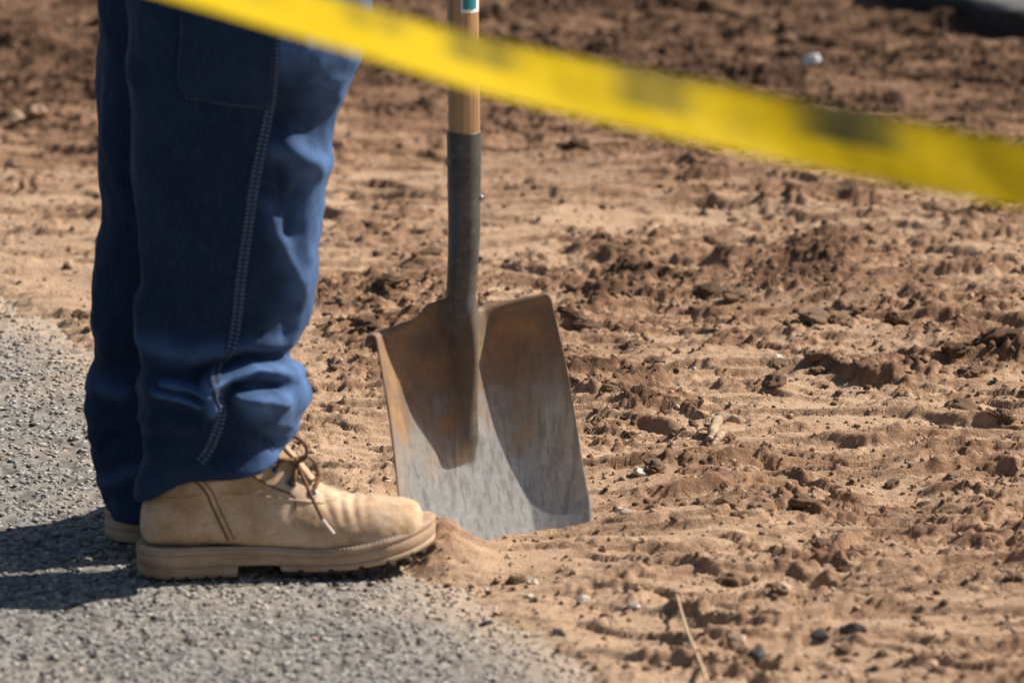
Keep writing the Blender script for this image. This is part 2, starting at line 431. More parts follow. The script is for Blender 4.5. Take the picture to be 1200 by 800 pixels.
def dirt(x, y):
    """height and dampness of the dug earth"""
    x = np.asarray(x, float); y = np.asarray(y, float)
    v = edge_v(x, y)
    z = zone(x, y)
    wx = x + 0.012 * fbm2(x * 28, y * 28, 3, 40); wy = y + 0.012 * fbm2(x * 28, y * 28, 3, 50)
    clus = np.clip(0.23 + z * 0.47 + 0.55 * fbm2(x * 5, y * 5, 3, 2), 0.0, 1.0)
    h = 0.016 * fbm2(x * 2.2, y * 1.6, 3, 1)
    # wheel and blade marks: broken low steps running across, coloured darker along their near faces
    near_face = np.zeros_like(x)
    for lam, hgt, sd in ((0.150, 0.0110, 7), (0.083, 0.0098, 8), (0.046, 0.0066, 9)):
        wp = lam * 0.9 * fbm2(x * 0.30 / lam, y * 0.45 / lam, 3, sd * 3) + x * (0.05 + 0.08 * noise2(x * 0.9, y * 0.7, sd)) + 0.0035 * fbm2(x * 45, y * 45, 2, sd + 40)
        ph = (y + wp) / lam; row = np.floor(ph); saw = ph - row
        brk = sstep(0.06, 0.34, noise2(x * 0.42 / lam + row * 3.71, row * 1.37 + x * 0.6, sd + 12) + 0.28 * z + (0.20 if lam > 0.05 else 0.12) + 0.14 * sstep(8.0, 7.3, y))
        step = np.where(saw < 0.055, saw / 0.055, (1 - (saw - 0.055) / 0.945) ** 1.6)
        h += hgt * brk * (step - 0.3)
        near_face = np.maximum(near_face, brk * sstep(0.30, 0.0, saw) * 0.9)
    ph2 = (y + 0.42 * x) / 0.21
    rut = 0.5 + 0.5 * np.cos(ph2 * 2 * math.pi)
    rmask = sstep(0.1, 0.5, zone_ruts(x, y))
    h += 0.014 * rmask * (rut ** 2 - 0.4)
    # clods
    cl = fbm2(wx * 17, wy * 15, 3, 25) + (clus - 0.62) * 1.3          # broken slabs and clumps with steep sides
    cl2 = fbm2(wx * 34, wy * 30, 3, 28) + (clus - 0.66) * 1.4
    slab_ = sstep(0.0, 0.16, cl); slab2 = sstep(0.0, 0.22, cl2)
    b2 = domes(wx + 0.4, wy, 0.045, clus * 0.60 - 0.08, 22)
    b3 = domes(wx, wy + 0.7, 0.021, clus * 0.95, 23)
    b4 = domes(x, y, 0.0105, clus * 0.9 + 0.12, 24)
    lump = 0.0062 * slab_ * (0.6 + 0.6 * np.clip(cl, 0, 1)) + 0.0045 * slab2 + 0.0042 * b2 + 0.0036 * b3 + 0.0026 * b4
    h += lump * (0.46 + 0.46 * clus)
    rough = np.clip(clus * 1.2 + 0.5 * slab_, 0.2, 1.2)
    h += rough * (0.0042 * fbm2(x * 30, y * 30, 3, 60) + 0.0040 * np.abs(noise2(x * 62 + .3 * noise2(x * 30, y * 30, 1), y * 50, 67)) + 0.0026 * fbm2(x * 120, y * 90, 2, 66))
    damp = np.clip(0.14 + 0.40 * sstep(0.003, 0.015, lump) * (0.35 + clus) + 0.32 * near_face + 0.26 * (clus - 0.35) + 0.12 * fbm2(x * 2, y * 2, 3, 77), 0, 1)
    damp = np.clip(damp + 0.46 * sstep(8.9, 9.9, y + 0.2 * noise2(x * 2, y * 2, 5) + 0.12 * x), 0, 1)
    damp = damp * (1 - 0.75 * np.exp(-(v / 0.22) ** 2)) * (1 - .25 * sstep(8.0, 6.6, y))
    # fades away from where anyone can see the grain of it
    # earth spilt over the edge of the asphalt
    spill = sstep(-0.07, 0.008, v + 0.018 * fbm2(x * 9, y * 9, 4, 31) + 0.008 * fbm2(x * 50, y * 50, 2, 33))
    cap = np.exp(-(np.maximum(-v, 0) / 0.10) ** 2)
    h = h * (1 - 0.65 * cap) + 0.006 * cap
    h = h * (1 - spill) + spill * (-0.012 - 0.03 * sstep(0.03, 0.12, v))
    # heap pushed up by the shovel
    du = ((x - MOUND[0]) / 0.050) ** 2 + ((y - MOUND[1]) / 0.10) ** 2
    hp = np.exp(-du * 1.6) * (1 + 0.22 * fbm2(x * 40, y * 40, 3, 35))
    h = h + 0.031 * hp
    ab = CORNER - CUT0; t_ = np.clip(((x - CUT0[0]) * ab[0] + (y - CUT0[1]) * ab[1]) / (ab @ ab), 0, 1)     # the slit the blade has cut
    gc = np.exp(-((x - CUT0[0] - t_ * ab[0]) ** 2 + ((y - CUT0[1] - t_ * ab[1]) * 0.8) ** 2) / 0.045 ** 2); h = h * (1 - 0.8 * gc) - 0.006 * gc
    du2 = ((x - MOUND2[0] - 0.06) / 0.10) ** 2 + ((y - MOUND2[1] - 0.05) / 0.06) ** 2
    h = h + 0.005 * np.exp(-du2)
    return h, np.clip(damp + 0.25 * hp, 0, 1)
def zone_ruts(x, y):
    a = at(1080, 290)[:2]; b = at(60, 320)[:2]
    return np.exp(-(((x - a[0]) / 0.30) ** 2 + ((y - a[1]) / 0.75) ** 2)) + 0.6 * np.exp(-(((x - b[0]) / 0.22) ** 2 + ((y - b[1]) / 0.35) ** 2)) \
        + 0.75 * np.exp(-(((x - 0.3) / 0.9) ** 2 + ((y - 10.3) / 0.6) ** 2))
def hz(x, y): return float(dirt(np.array([x]), np.array([y]))[0][0])

def spread(a, b, step, far):
    core = np.arange(a, b, step)
    out = [0.05]
    while sum(out) < far: out.append(out[-1] * 1.6)
    o = np.cumsum(out)
    return np.concatenate([(a - o)[::-1], core, b + o])
xs = spread(-0.86, 0.86, 0.0030, 400)
yc = [6.25]
while yc[-1] < 11.1: yc.append(yc[-1] + 0.0030 * (yc[-1] / 7.0) ** 1.5)
o = np.cumsum([0.05 * 1.6 ** i for i in range(19)])
ys = np.concatenate([(6.25 - o)[::-1], np.array(yc), yc[-1] + o])
X, Y = np.meshgrid(xs, ys)
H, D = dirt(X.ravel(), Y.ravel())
far = sstep(30, 60, np.hypot(X.ravel(), Y.ravel() - 8))
H = H * (1 - far)
V = np.stack([X.ravel(), Y.ravel(), H], -1)
GF = grid_faces(len(ys), len(xs))
uu_, vv_g = edge_u(V[:, 0], V[:, 1]), edge_v(V[:, 0], V[:, 1])
hid = (vv_g > 0.10) & (vv_g < 60) & (uu_ > -60) & (uu_ < 60)          # solid asphalt there
GF = GF[~hid[GF].all(axis=1)]
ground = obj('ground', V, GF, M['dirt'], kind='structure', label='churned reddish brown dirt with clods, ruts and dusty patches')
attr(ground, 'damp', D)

# asphalt
us = spread(-0.35, 2.75, 0.0052, 120)
vv = np.concatenate([np.arange(-0.06, 0.80, 0.0045), 0.80 + np.cumsum([0.02 * 1.5 ** i for i in range(21)])])
U, W = np.meshgrid(us, vv)
u, v = U.ravel(), W.ravel()
x = E0[0] + EU[0] * u + EV[0] * v; y = E0[1] + EU[1] * u + EV[1] * v
pits = sstep(0.10, 0.42, fbm2(x * 75, y * 75, 2, 74))
big = sstep(0.34, 0.66, fbm2(x * 30, y * 30, 2, 80))
za = 0.004 * fbm2(x * 1.5, y * 1.5, 2, 73) + 0.0012 * fbm2(x * 90, y * 90, 2, 71) - 0.0022 * pits - 0.0025 * big - 0.004
asphalt = obj('asphalt', np.stack([x, y, za], -1), grid_faces(len(vv), len(us)), M['asphalt'], kind='structure', label='weathered grey asphalt with dusty edge')
dust = 0.6 * np.exp(-np.maximum(v + 0.02 * fbm2(x * 10, y * 10, 3, 75), 0) / 0.045) + 0.15 * np.exp(-v / 0.3) + 0.16 * sstep(0.1, 0.5, fbm2(x * 4, y * 4, 3, 76)) + 0.35 * sstep(7.9, 8.5, y) 
attr(asphalt, 'dust', np.clip(dust, 0, 1))
attr(asphalt, 'pit', np.clip(0.12 + pits * 0.75 + big * 0.5, 0, 1))
def aggregate(N, smin, smax, lift, seed):
    """the stones of the asphalt, each a worn low lump standing out of the binder"""
    r = np.random.default_rng(seed)
    u_ = r.uniform(-0.3, 2.62, N); v_ = 0.86 * r.random(N) ** 0.9 - 0.03
    gx = E0[0] + EU[0] * u_ + EV[0] * v_; gy = E0[1] + EU[1] * u_ + EV[1] * v_
    ok = (np.abs(gx) < 0.88) & (fbm2(gx * 30, gy * 30, 2, 80) < 0.5); gx, gy, v_ = gx[ok], gy[ok], v_[ok]; n_ = len(gx)
    z_ = 0.004 * fbm2(gx * 1.5, gy * 1.5, 2, 73) - 0.0042
    sz = smin + (smax - smin) * r.random(n_) ** 1.7
    sc = sz[:, None] * r.uniform(0.7, 1.25, (n_, 3)); sc[:, 2] = lift * r.uniform(0.55, 1.25, n_)
    base = IV1[None] * (1 + 0.16 * r.normal(size=(n_, len(IV1), 1)))
    base[..., 2] = np.minimum(base[..., 2], 0.72)
    vv_ = base * sc[:, None, :]; an = r.uniform(0, 6.28, n_); c_, s_ = np.cos(an)[:, None], np.sin(an)[:, None]
    out = np.stack([vv_[..., 0] * c_ - vv_[..., 1] * s_ + gx[:, None], vv_[..., 0] * s_ + vv_[..., 1] * c_ + gy[:, None], vv_[..., 2] + z_[:, None]], -1).reshape(-1, 3)
    f = (IF1[None] + (np.arange(n_) * len(IV1))[:, None, None]).reshape(-1, 3)
    o = obj('aggregate', out, f, M['stone'], asphalt, smooth=False, kind='stuff')
    attr(o, 'tone', np.repeat(r.random(n_), len(IV1)))
    d_ = 0.6 * np.exp(-np.maximum(v_ + 0.02 * fbm2(gx * 10, gy * 10, 3, 75), 0) / 0.045) + 0.15 * np.exp(-v_ / 0.3) + 0.16 * sstep(0.1, 0.5, fbm2(gx * 4, gy * 4, 3, 76)) + 0.35 * sstep(7.9, 8.5, gy)
    attr(o, 'dust', np.repeat(np.clip(d_, 0, 1), len(IV1)))


# raised pavement across the far side of the dig
K0, K1 = at(1005, 0)[:2], at(1200, 50)[:2]
KU = (K1 - K0) / np.linalg.norm(K1 - K0); KN = np.array([-KU[1], KU[0]])
if KN[1] < 0: KN = -KN
ku = np.arange(-1.5, 4.0, 0.012)
prof = [(0.0, -0.05), (0.0, 0.0), (0.002, 0.02), (0.004, 0.040), (0.010, 0.048), (0.022, 0.051), (0.1, 0.052), (0.6, 0.053), (30, 0.056)]
kx = []
for q, (n_, z_) in enumerate(prof):
    j = 0.008 * fbm2(ku * 9, np.full_like(ku, q * 0.35), 3, 90) if q < 6 else 0
    b2 = K0[None] + KU[None] * ku[:, None] + KN[None] * (n_ + j)[:, None] if q < 6 else K0[None] + KU[None] * ku[:, None] + KN[None] * n_
    kx.append(np.column_stack([b2, np.full(len(ku), z_) + (0.004 * fbm2(ku * 14, ku * 0 + q, 2, 91) if 1 < q < 6 else 0)]))
pav = obj('pavement', np.concatenate(kx), grid_faces(len(prof), len(ku)), M['concrete'], kind='structure', label='raised grey pavement slab with shaded broken edge')
pav.data.materials.append(M['shade_edge'])
pav.data.polygons.foreach_set('material_index', np.repeat((np.arange(len(prof) - 1) < 3).astype(np.int32), len(ku) - 1))  # face strips take the dark edge colour, shade painted in

# ------------------------------------------------------------------ loose earth and stones
def ico(sub):
    bm = bmesh.new(); bmesh.ops.create_icosphere(bm, subdivisions=sub, radius=1.0)
    v = np.array([p.co[:] for p in bm.verts]); f = np.array([[q.index for q in p.verts] for p in bm.faces]); bm.free()
    return v, f
IV1, IF1 = ico(1)
IV3, IF3 = ico(4)
aggregate(32000, 0.0017, 0.0048, 0.0021, 41)
def rock_mesh(name, m, seed, amp=0.35, fine=0.12, squash=0.7, facet=0.0):
    v = IV3.copy()
    d = 1 + amp * noise3(v[:, 0] * 1.3, v[:, 1] * 1.3, v[:, 2] * 1.3 + seed * 3.1, seed) \
        + fine * noise3(v[:, 0] * 4, v[:, 1] * 4, v[:, 2] * 4 + seed, seed + 3) + fine * 0.6 * np.abs(noise3(v[:, 0] * 9, v[:, 1] * 9, v[:, 2] * 9, seed + 5))
    v = v * d[:, None]
    if facet:
        r = np.random.default_rng(seed)
        for _ in range(9):
            n = r.normal(size=3); n /= np.linalg.norm(n); k = v @ n; c = facet * (0.75 + 0.25 * r.random())
            v -= n * (np.maximum(k - c, 0) * 0.9)[:, None]
    v[:, 2] *= squash
    return new_mesh(name, v, IF3, m)
CLODS = [rock_mesh('earth_clod', M['clod'], i, 0.5, 0.30, 0.72) for i in range(9)]
STONES = {k: [rock_mesh('pebble', M[k], 30 + i + 7 * j, 0.45, 0.13, 0.75, 0.8) for i in range(4)] for j, k in enumerate(('pebble_pale', 'pebble_tan', 'pebble_dark', 'white_chip'))}
def put(name, me, px, py, size, label, cat, group=None, sink=0.25, rz=None, asp=(1, 1, 1)):
    p = at(px, py)
    if name == 'plaster_chip':                         # it lies on the highest lump close by
        p = max((p + np.array([i * .01, j * .02, 0]) for i in range(-3, 4) for j in range(-4, 5)), key=lambda q: hz(q[0], q[1]))
    z = hz(p[0], p[1]) if edge_v(p[0], p[1]) < 0.02 else 0.0
    o = bpy.data.objects.new(name, me); COL.objects.link(o)
    o.location = (p[0], p[1], z + size * (0.5 - sink)); o.scale = (size * asp[0], size * asp[1], size * asp[2])
    o.rotation_euler = (random.uniform(-.3, .3), random.uniform(-.3, .3), random.uniform(0, 6.28) if rz is None else rz)
    o['label'] = label; o['category'] = cat
    if group: o['group'] = group
    return o
SING = [('pebble', 'pebble_tan', 919, 705, .0125, 'rounded tan pebble half sunk in dirt above two dark stones'),
        ('pebble', 'pebble_dark', 962, 757, .0125, 'flat black stone, left one of a pair in the blurred foreground dirt'),
        ('pebble', 'pebble_dark', 999, 754, .0135, 'angular black stone, right one of a pair in the blurred foreground dirt'),
        ('pebble', 'pebble_dark', 571, 723, .0115, 'small black lump on the asphalt edge below the shovel'),
        ('pebble', 'pebble_pale', 624, 685, .0085, 'small white pebble, upper of two below the shovel tip'),
        ('pebble', 'pebble_pale', 621, 701, .0080, 'small white pebble, lower of two below the shovel tip'),
        ('pebble', 'pebble_pale', 684, 703, .0095, 'pale angular pebble right of two small white pebbles'),
        ('pebble', 'pebble_pale', 742, 714, .0095, 'whitish flat pebble near the straw stalk'),
        ('pebble', 'pebble_dark', 655, 738, .0105, 'grey brown stone in dirt right of the black lump'),
        ('pebble', 'pebble_tan', 740, 778, .0110, 'dark brown clump of stone left of the straw stalk'),
        ('pebble', 'pebble_tan', 815, 742, .0100, 'tan stone beside the straw stalk'),
        ('pebble', 'pebble_dark', 886, 780, .0150, 'large dark grey stone at the bottom near the straw stalk'),
        ('pebble', 'pebble_tan', 862, 758, .0140, 'tan rounded stone above the large dark grey stone'),
        ('pebble', 'pebble_tan', 1090, 790, .0130, 'brown upright stone at the bottom edge of the dirt'),
        ('pebble', 'pebble_pale', 752, 561, .0130, 'white pebble lying right of the shovel blade'),
        ('pebble', 'pebble_pale', 733, 616, .0080, 'pale pebble in the dirt just right of the shovel tip'),
        ('pebble', 'pebble_pale', 728, 606, .0085, 'grey pebble touching a pale pebble right of shovel tip'),
        ('pebble', 'pebble_pale', 912, 420, .0085, 'light pebble on the smooth dusty patch'),
        ('pebble', 'pebble_tan', 47, 386, .0130, 'tan stone on the asphalt edge left of the jeans'),
        ('pebble', 'pebble_tan', 15, 140, .0220, 'reddish stone lying far back at the left edge'),
        ('pebble', 'pebble_tan', 46, 143, .0220, 'grey brown stone far back left of the jeans'),
        ('plaster_chip', 'white_chip', 943, 80, .0180, 'bright white chip lying on dark earth above the tape'),
        ('pebble', 'pebble_pale', 320, 610, .0060, 'tiny pale pebble beside the boot toe')]
for i, (nm, k, px, py, sz, lb) in enumerate(SING[:-1]):
    put(nm, STONES[k][i % 4], px, py, sz * 0.8, lb, 'stone' if nm == 'pebble' else 'chip', asp=(1.15, 0.9, 0.85), sink=0.3 if k != 'white_chip' else 0.1)
BIG = [(1165, 412, .028, 'largest dark crumbly clod at the right edge of the dirt'), (1120, 418, .020, 'dark clod just left of the largest crumbly clod'),
       (1190, 405, .022, 'dark clod behind the largest crumbly clod at right'), (955, 385, .022, 'upright broken clod in the middle of the churned strip'),
       (980, 380, .020, 'clod leaning on the upright broken clod'), (1050, 385, .018, 'brown clod right of the broken clods'),
       (1125, 475, .022, 'smooth rounded brown lump low at the right'), (1175, 495, .013, 'small round clod right of the smooth lump'),
       (722, 298, .026, 'wide dark clod right of the shovel socket'), (690, 380, .022, 'dark clod beside the upper right corner of the blade'),
       (668, 375, .018, 'dark clod touching the edge of the shovel blade'), (830, 345, .020, 'dark clod in the churned row behind the dusty patch'),
       (860, 352, .016, 'smaller clod at the right end of the churned row'), (915, 430, .011, 'small lone clod on the pale dusty patch'),
       (958, 430, .013, 'lone flat clod right of the pale dusty patch'), (765, 427, .014, 'lone pyramid clod left of the pale dusty patch'),
       (455, 345, .018, 'dark clod between the jeans and the shovel'), (430, 395, .016, 'rough clod left of the shovel blade'),
       (400, 360, .016, 'rough clod near the knee of the jeans'), (500, 300, .016, 'brown clod left of the shovel socket'),
       (965, 640, .013, 'long dark clod in the ruts at lower right'), (1045, 562, .010, 'small dark clod on pale dirt at right'), (1110, 597, .010, 'pointed dark clod on smooth dirt at far right'),
       (890, 606, .014, 'broken clod on a rut below the bleached root'), (850, 606, .013, 'dark clod left of the broken clod below the root')]
for i, (px, py, sz, lb) in enumerate(BIG):
    put('earth_clod', CLODS[i % 9], px, py + 3, sz * 0.8, lb, 'clod', asp=(1.25, 1.0, 0.85), sink=0.4)
n = 0
GR = {0: ('small loose clod on the dark churned earth behind the caution tape', 'clods in the dark earth behind the tape'),
      1: ('small loose brown clod scattered on the dirt right of the shovel', 'clods scattered right of the shovel'),
      2: ('small loose brown clod on the dirt between jeans and shovel', 'clods between the jeans and the shovel')}
while n < 130:
    px, py = random.uniform(-10, 1210), random.uniform(0, 800) ** 1.0
    p = at(px, py)
    if edge_v(p[0], p[1]) > -0.06: continue
    zz = float(zone(np.array([p[0]]), np.array([p[1]]))[0]) + 0.25 * random.random()
    if random.random() > 0.12 + 0.9 * max(0, zz): continue
    gi = 0 if py < 200 else (1 if px > 600 else 2)
    sz = random.choice((0.006, 0.007, 0.008, 0.010, 0.012, 0.015)) * (1.15 if py < 200 else 0.9)
    put('earth_clod', CLODS[n % 9], px, py, sz, GR[gi][0], 'clod', GR[gi][1], sink=0.35, asp=(1.2, 1.0, 0.85)); n += 1

def scatter(name, N, m, smin, smax, pick, label, seed):
    r = np.random.default_rng(seed)
    px, py = r.uniform(-40, 1240, N * 4), 810 - 820 * r.random(N * 4) ** 0.9
    G = np.array([at(a, b) for a, b in zip(px, py)])
    ok = pick(G[:, 0], G[:, 1], r); G = G[ok][:N]
    z = dirt(G[:, 0], G[:, 1])[0]
    v_ = edge_v(G[:, 0], G[:, 1])
    z = np.where(v_ > 0.0, np.maximum(z, -0.002), z)
    n_ = len(G)
    s = smin + (smax - smin) * r.random(n_) ** 3
    sc = s[:, None] * r.uniform(0.6, 1.3, (n_, 3)); ang = r.uniform(0, 6.28, n_)
    base = IV1[None] * (1 + 0.25 * r.normal(size=(n_, len(IV1), 1)))
    vv_ = base * sc[:, None, :]
    c_, s_ = np.cos(ang)[:, None], np.sin(ang)[:, None]
    vx = vv_[..., 0] * c_ - vv_[..., 1] * s_; vy = vv_[..., 0] * s_ + vv_[..., 1] * c_
    out = np.stack([vx + G[:, 0:1], vy + G[:, 1:2], vv_[..., 2] * 0.8 + z[:, None] + s[:, None] * 0.3], -1).reshape(-1, 3)
    f = (IF1[None] + (np.arange(n_) * len(IV1))[:, None, None]).reshape(-1, 3)
    obj(name, out, f, m, smooth=False, kind='stuff', label=label)
def pick_dirt(x, y, r): return (edge_v(x, y) < 0.01) & (r.random(len(x)) < np.clip(0.25 + 0.9 * zone(x, y), 0.06, 1))
scatter('damp_crumbs', 6500, M['clod'], 0.0013, 0.0056, pick_dirt, 'small dark crumbs of earth scattered over the dirt', 1)
scatter('dry_crumbs', 9000, M['crumb'], 0.0009, 0.0040, lambda x, y, r: (edge_v(x, y) < 0.015), 'small pale crumbs of earth and grit over the dirt', 2)
scatter('grit', 500, M['pebble_pale'], 0.001, 0.0035, lambda x, y, r: (edge_v(x, y) < 0.02) & (r.random(len(x)) < 0.5 + 0.5 * (edge_v(x, y) > -0.35)), 'pale grit strewn over the dirt', 3)
scatter('asphalt_crumbs', 500, M['crumb'], 0.001, 0.0032, lambda x, y, r: (edge_v(x, y) > 0.0) & (r.random(len(x)) < np.exp(-edge_v(x, y) / 0.06)), 'earth crumbs spilt on the asphalt edge', 4)

# bleached root, straw, twig
def stick(name, pts, rads, m, label, cat, n=40, seg=10, knob=0.15, seed=0):
    P = catmull(pts, n)
    r = np.interp(np.linspace(0, 1, n), np.linspace(0, 1, len(rads)), rads)
    r = r * (1 + knob * noise2(np.linspace(0, 6, n), np.full(n, seed * 1.7), seed))
    V, F = tube(P, r, seg)
    return obj(name, V, F, m, loc=P[0], label=label, category=cat)
def gp(px, py, up=0.0):
    p = at(px, py); return (p[0], p[1], hz(p[0], p[1]) + up)
a = gp(836, 520, .006)
rt = empty('root', a, label='bleached broken root lying on the dirt right of the shovel', category='root')
def rootpart(name, pts, rads, seed):
    P = catmull(pts, 36); r = np.interp(np.linspace(0, 1, 36), np.linspace(0, 1, len(rads)), rads)
    r = r * (1 + 0.45 * noise2(np.linspace(0, 13, 36), np.full(36, seed * 1.3), seed))
    V, F = tube(P, r, 12); return obj(name, V, F, M['root'], rt)
A = np.array(a)
rootpart('main_stem', [A + (-.005, -.005, -.003), A + (.001, .02, .005), A + (.008, .055, .009), A + (.020, .064, .009), A + (.034, .058, .006)], [.0036, .0056, .0070, .0054, .0042], 1)
rootpart('side_stem', [A + (-.002, -.035, -.003), A + (.006, -.015, .004), A + (.013, .004, .006)], [.0034, .0048, .0032], 2)
rootpart('rootlet', [A + (.0, .02, .003), A + (-.012, .025, .004), A + (-.024, .02, -.002)], [.0022, .0016, .0008], 3)
stick('straw', [gp(829, 815, .006), gp(821, 785, .006), gp(809, 760, .011), gp(802, 738, .007), gp(793, 718, .003)], [.0019, .0019, .0018, .0016, .0012], M['straw'], 'pale dry straw stalk lying in the blurred foreground dirt', 'straw')
stick('twig', [gp(690, 508, .002), gp(698, 500, .006), gp(708, 490, .012)], [.0011, .001, .0007], M['twig'], 'thin dark twig sticking up beside the shovel blade', 'twig', 20)

# ------------------------------------------------------------------ the shovel
SG = at(560, 627)
TH, LEAN = R(42), R(14.5)
st_ = np.array([math.cos(TH), math.sin(TH), 0]); nh = np.array([math.sin(TH), -math.cos(TH), 0]); zz = np.array([0, 0, 1.0])
ROLL = R(2.5)
sa0 = zz * math.cos(LEAN) - nh * math.sin(LEAN); st0 = st_
st_ = st0 * math.cos(ROLL) + sa0 * math.sin(ROLL); sa = sa0 * math.cos(ROLL) - st0 * math.sin(ROLL); sn = nh * math.cos(LEAN) + zz * math.sin(LEAN)
BL = 0.276
SO = SG - sa * 0.038                                  # bottom middle of the blade, in the ground
shovel = empty('shovel', tuple(SG), label='square point shovel with wooden handle and rusty steel blade stuck in the dirt', category='shovel')
nh_, ns_ = 90, 121
hh = np.linspace(0, 1, nh_); ss = np.linspace(-1, 1, ns_)
Hh, Ss = np.meshgrid(hh, ss, indexing='ij')
def blade_d(S, h):
    wing = 0.027 + 0.020 * sstep(0.0, 0.8, h)
    q = np.clip((np.abs(S) - 0.56) / 0.44, 0, 1)
    d = wing * (q ** 1.7 * 0.55 + q * 0.45) + 0.005 * S ** 2
    d = d + 0.010 * (1 - h) ** 3                      # the lip curls forward a little
    return d
def ridge(S, h):
    top = 0.052; q = np.sqrt(sstep(0.43, 0.53, h))
    w = 0.128 + 0.075 * sstep(0.80, 1.0, h) ** 2
    amp = q * (0.021 + (top - 0.021) * sstep(0.45, 1.0, h))
    S = S - 0.115 * np.clip((h - 0.40) / 0.6, 0, 1)
    prof = np.sqrt(np.clip(1 - (S / w) ** 2, 0, 1))
    fil = np.exp(-(S / (w * 1.35)) ** 2)
    return amp * (0.72 * prof + 0.28 * fil)
halfw = 0.137 - 0.010 * Hh
corner = np.clip((0.20 - Hh) / 0.20, 0, 1)            # rounded bottom corners
halfw = halfw - 0.022 * corner ** 2.2
h_eff = Hh * BL
h_eff = h_eff + 0.026 * sstep(0.82, 1.0, Hh) * np.exp(-(Ss / 0.21) ** 2)
front = SO + st_ * (halfw * Ss)[..., None] + sa * h_eff[..., None] + sn * (blade_d(Ss, Hh) + ridge(Ss, Hh))[..., None]
back = front - sn * 0.0022
# step: the top edge turned over backwards either side of the socket
rolls = []
for k, (dn, da) in enumerate([(-0.002, 0.0035), (-0.008, 0.0050), (-0.016, 0.0035), (-0.021, -0.001), (-0.023, -0.007)]):
    amt = sstep(0.20, 0.34, np.abs(ss))
    rolls.append(front[-1] + sn * (dn * amt)[:, None] + sa * (da * amt)[:, None])
allv = np.concatenate([front.reshape(-1, 3)] + rolls)
f1 = grid_faces(nh_ + 5, ns_)
blade = obj('blade', allv, f1, M['steel'], shovel)
sm_ = blade.modifiers.new('thickness', 'SOLIDIFY'); sm_.thickness = 0.0024; sm_.offset = -1
attr(blade, 'height', np.concatenate([Hh.ravel(), np.ones(5 * ns_)]))
attr(blade, 'ridge', np.concatenate([np.clip(ridge(Ss, Hh) / 0.022, 0, 1).ravel() ** 2, np.zeros(5 * ns_)]))
attr(blade, 'side', np.concatenate([np.abs(Ss).ravel(), np.tile(np.abs(ss), 5)]))
# socket: leaves the blade along its lean and bends to upright
SO_ = SO; SOs = SO + st_ * 0.013
c0 = SO + st_ * 0.008 + sa * (BL * 0.78) + sn * 0.010
path = [c0, SOs + sa * (BL * 0.90) + sn * 0.0235, SOs + sa * (BL * 1.01) + sn * 0.0345, SOs + sa * (BL * 1.09) + sn * 0.0385]
p = path[-1]; dirs = [-6, -6, -3, -1, 0, 0, 0, 0]
for d_ in dirs:
    p = p + 0.0225 * (zz * math.cos(R(d_)) - nh * math.sin(R(d_) * 0.8) + np.array([0.001, 0, 0])); path.append(p)
P = catmull(path, 60)
rad = np.interp(np.linspace(0, 1, 60), [0, .12, .25, .45, 1], [.0135, .0155, .0160, .0170, .0190])
Vs, Fs = tube(P, rad, 28, cap=False)
# open rim: fold inwards at the top
Vr, _ = tube(np.array([P[-1], P[-1] + zz * 0.0004, P[-1] - zz * .01]), [rad[-1], .0182, .0180], 28, cap=False)
soc = obj('socket', *join([(Vs, Fs), (Vr, grid_faces(3, 28, True))]), M['socket'], shovel)
top = P[-1]
hp_ = np.array([top - zz * .06, top - zz * .0, top + zz * .15 - CR * .0015, top + zz * .40 - CR * .004, top + zz * .62 - CR * .006])
HPth = catmull(hp_, 60)
obj('handle', *tube(HPth, np.linspace(.0172, .0168, 60), 28), M['wood'], shovel)
# rivet on the socket
rp = P[42] + np.array([.0180, -.004, 0]); 
obj('rivet', IV1 * 0.0035 + rp, IF1, M['brass'], shovel)
# D-grip at the handle's end, above the picture
HEND = HPth[-1]; e = HEND
gripP = catmull([e, e + zz * .03 - st_ * .045, e + zz * .10 - st_ * .055, e + zz * .11, e + zz * .10 + st_ * .055, e + zz * .03 + st_ * .045, e], 60)
obj('grip', *tube(gripP, .011, 14, cap=False), M['socket'], shovel)
# label stuck round the handle
def sleeve(z0, z1, a0, a1, r, n=20):
    base = HPth[np.argmin(np.abs(HPth[:, 2] - (z0 + z1) / 2))]
    aa = np.linspace(a0, a1, n); vs_ = []
    for z_ in np.linspace(z0, z1, 8):
        vs_.append(np.column_stack([base[0] + r * np.cos(aa), base[1] + r * np.sin(aa), np.full(n, z_) + 0.0012 * noise2(aa * 5, aa * 0 + z_, 4)]))
    return np.concatenate(vs_), grid_faces(8, n)
zl = onplane(549, 13, top[1])[2]
stk = obj('sticker', *sleeve(zl, zl + .06, R(-95), R(25), .01745), M['paper'], shovel)
obj('sticker_print', *sleeve(zl + .004, zl + .05, R(-88), R(-32), .01775), M['teal'], stk)

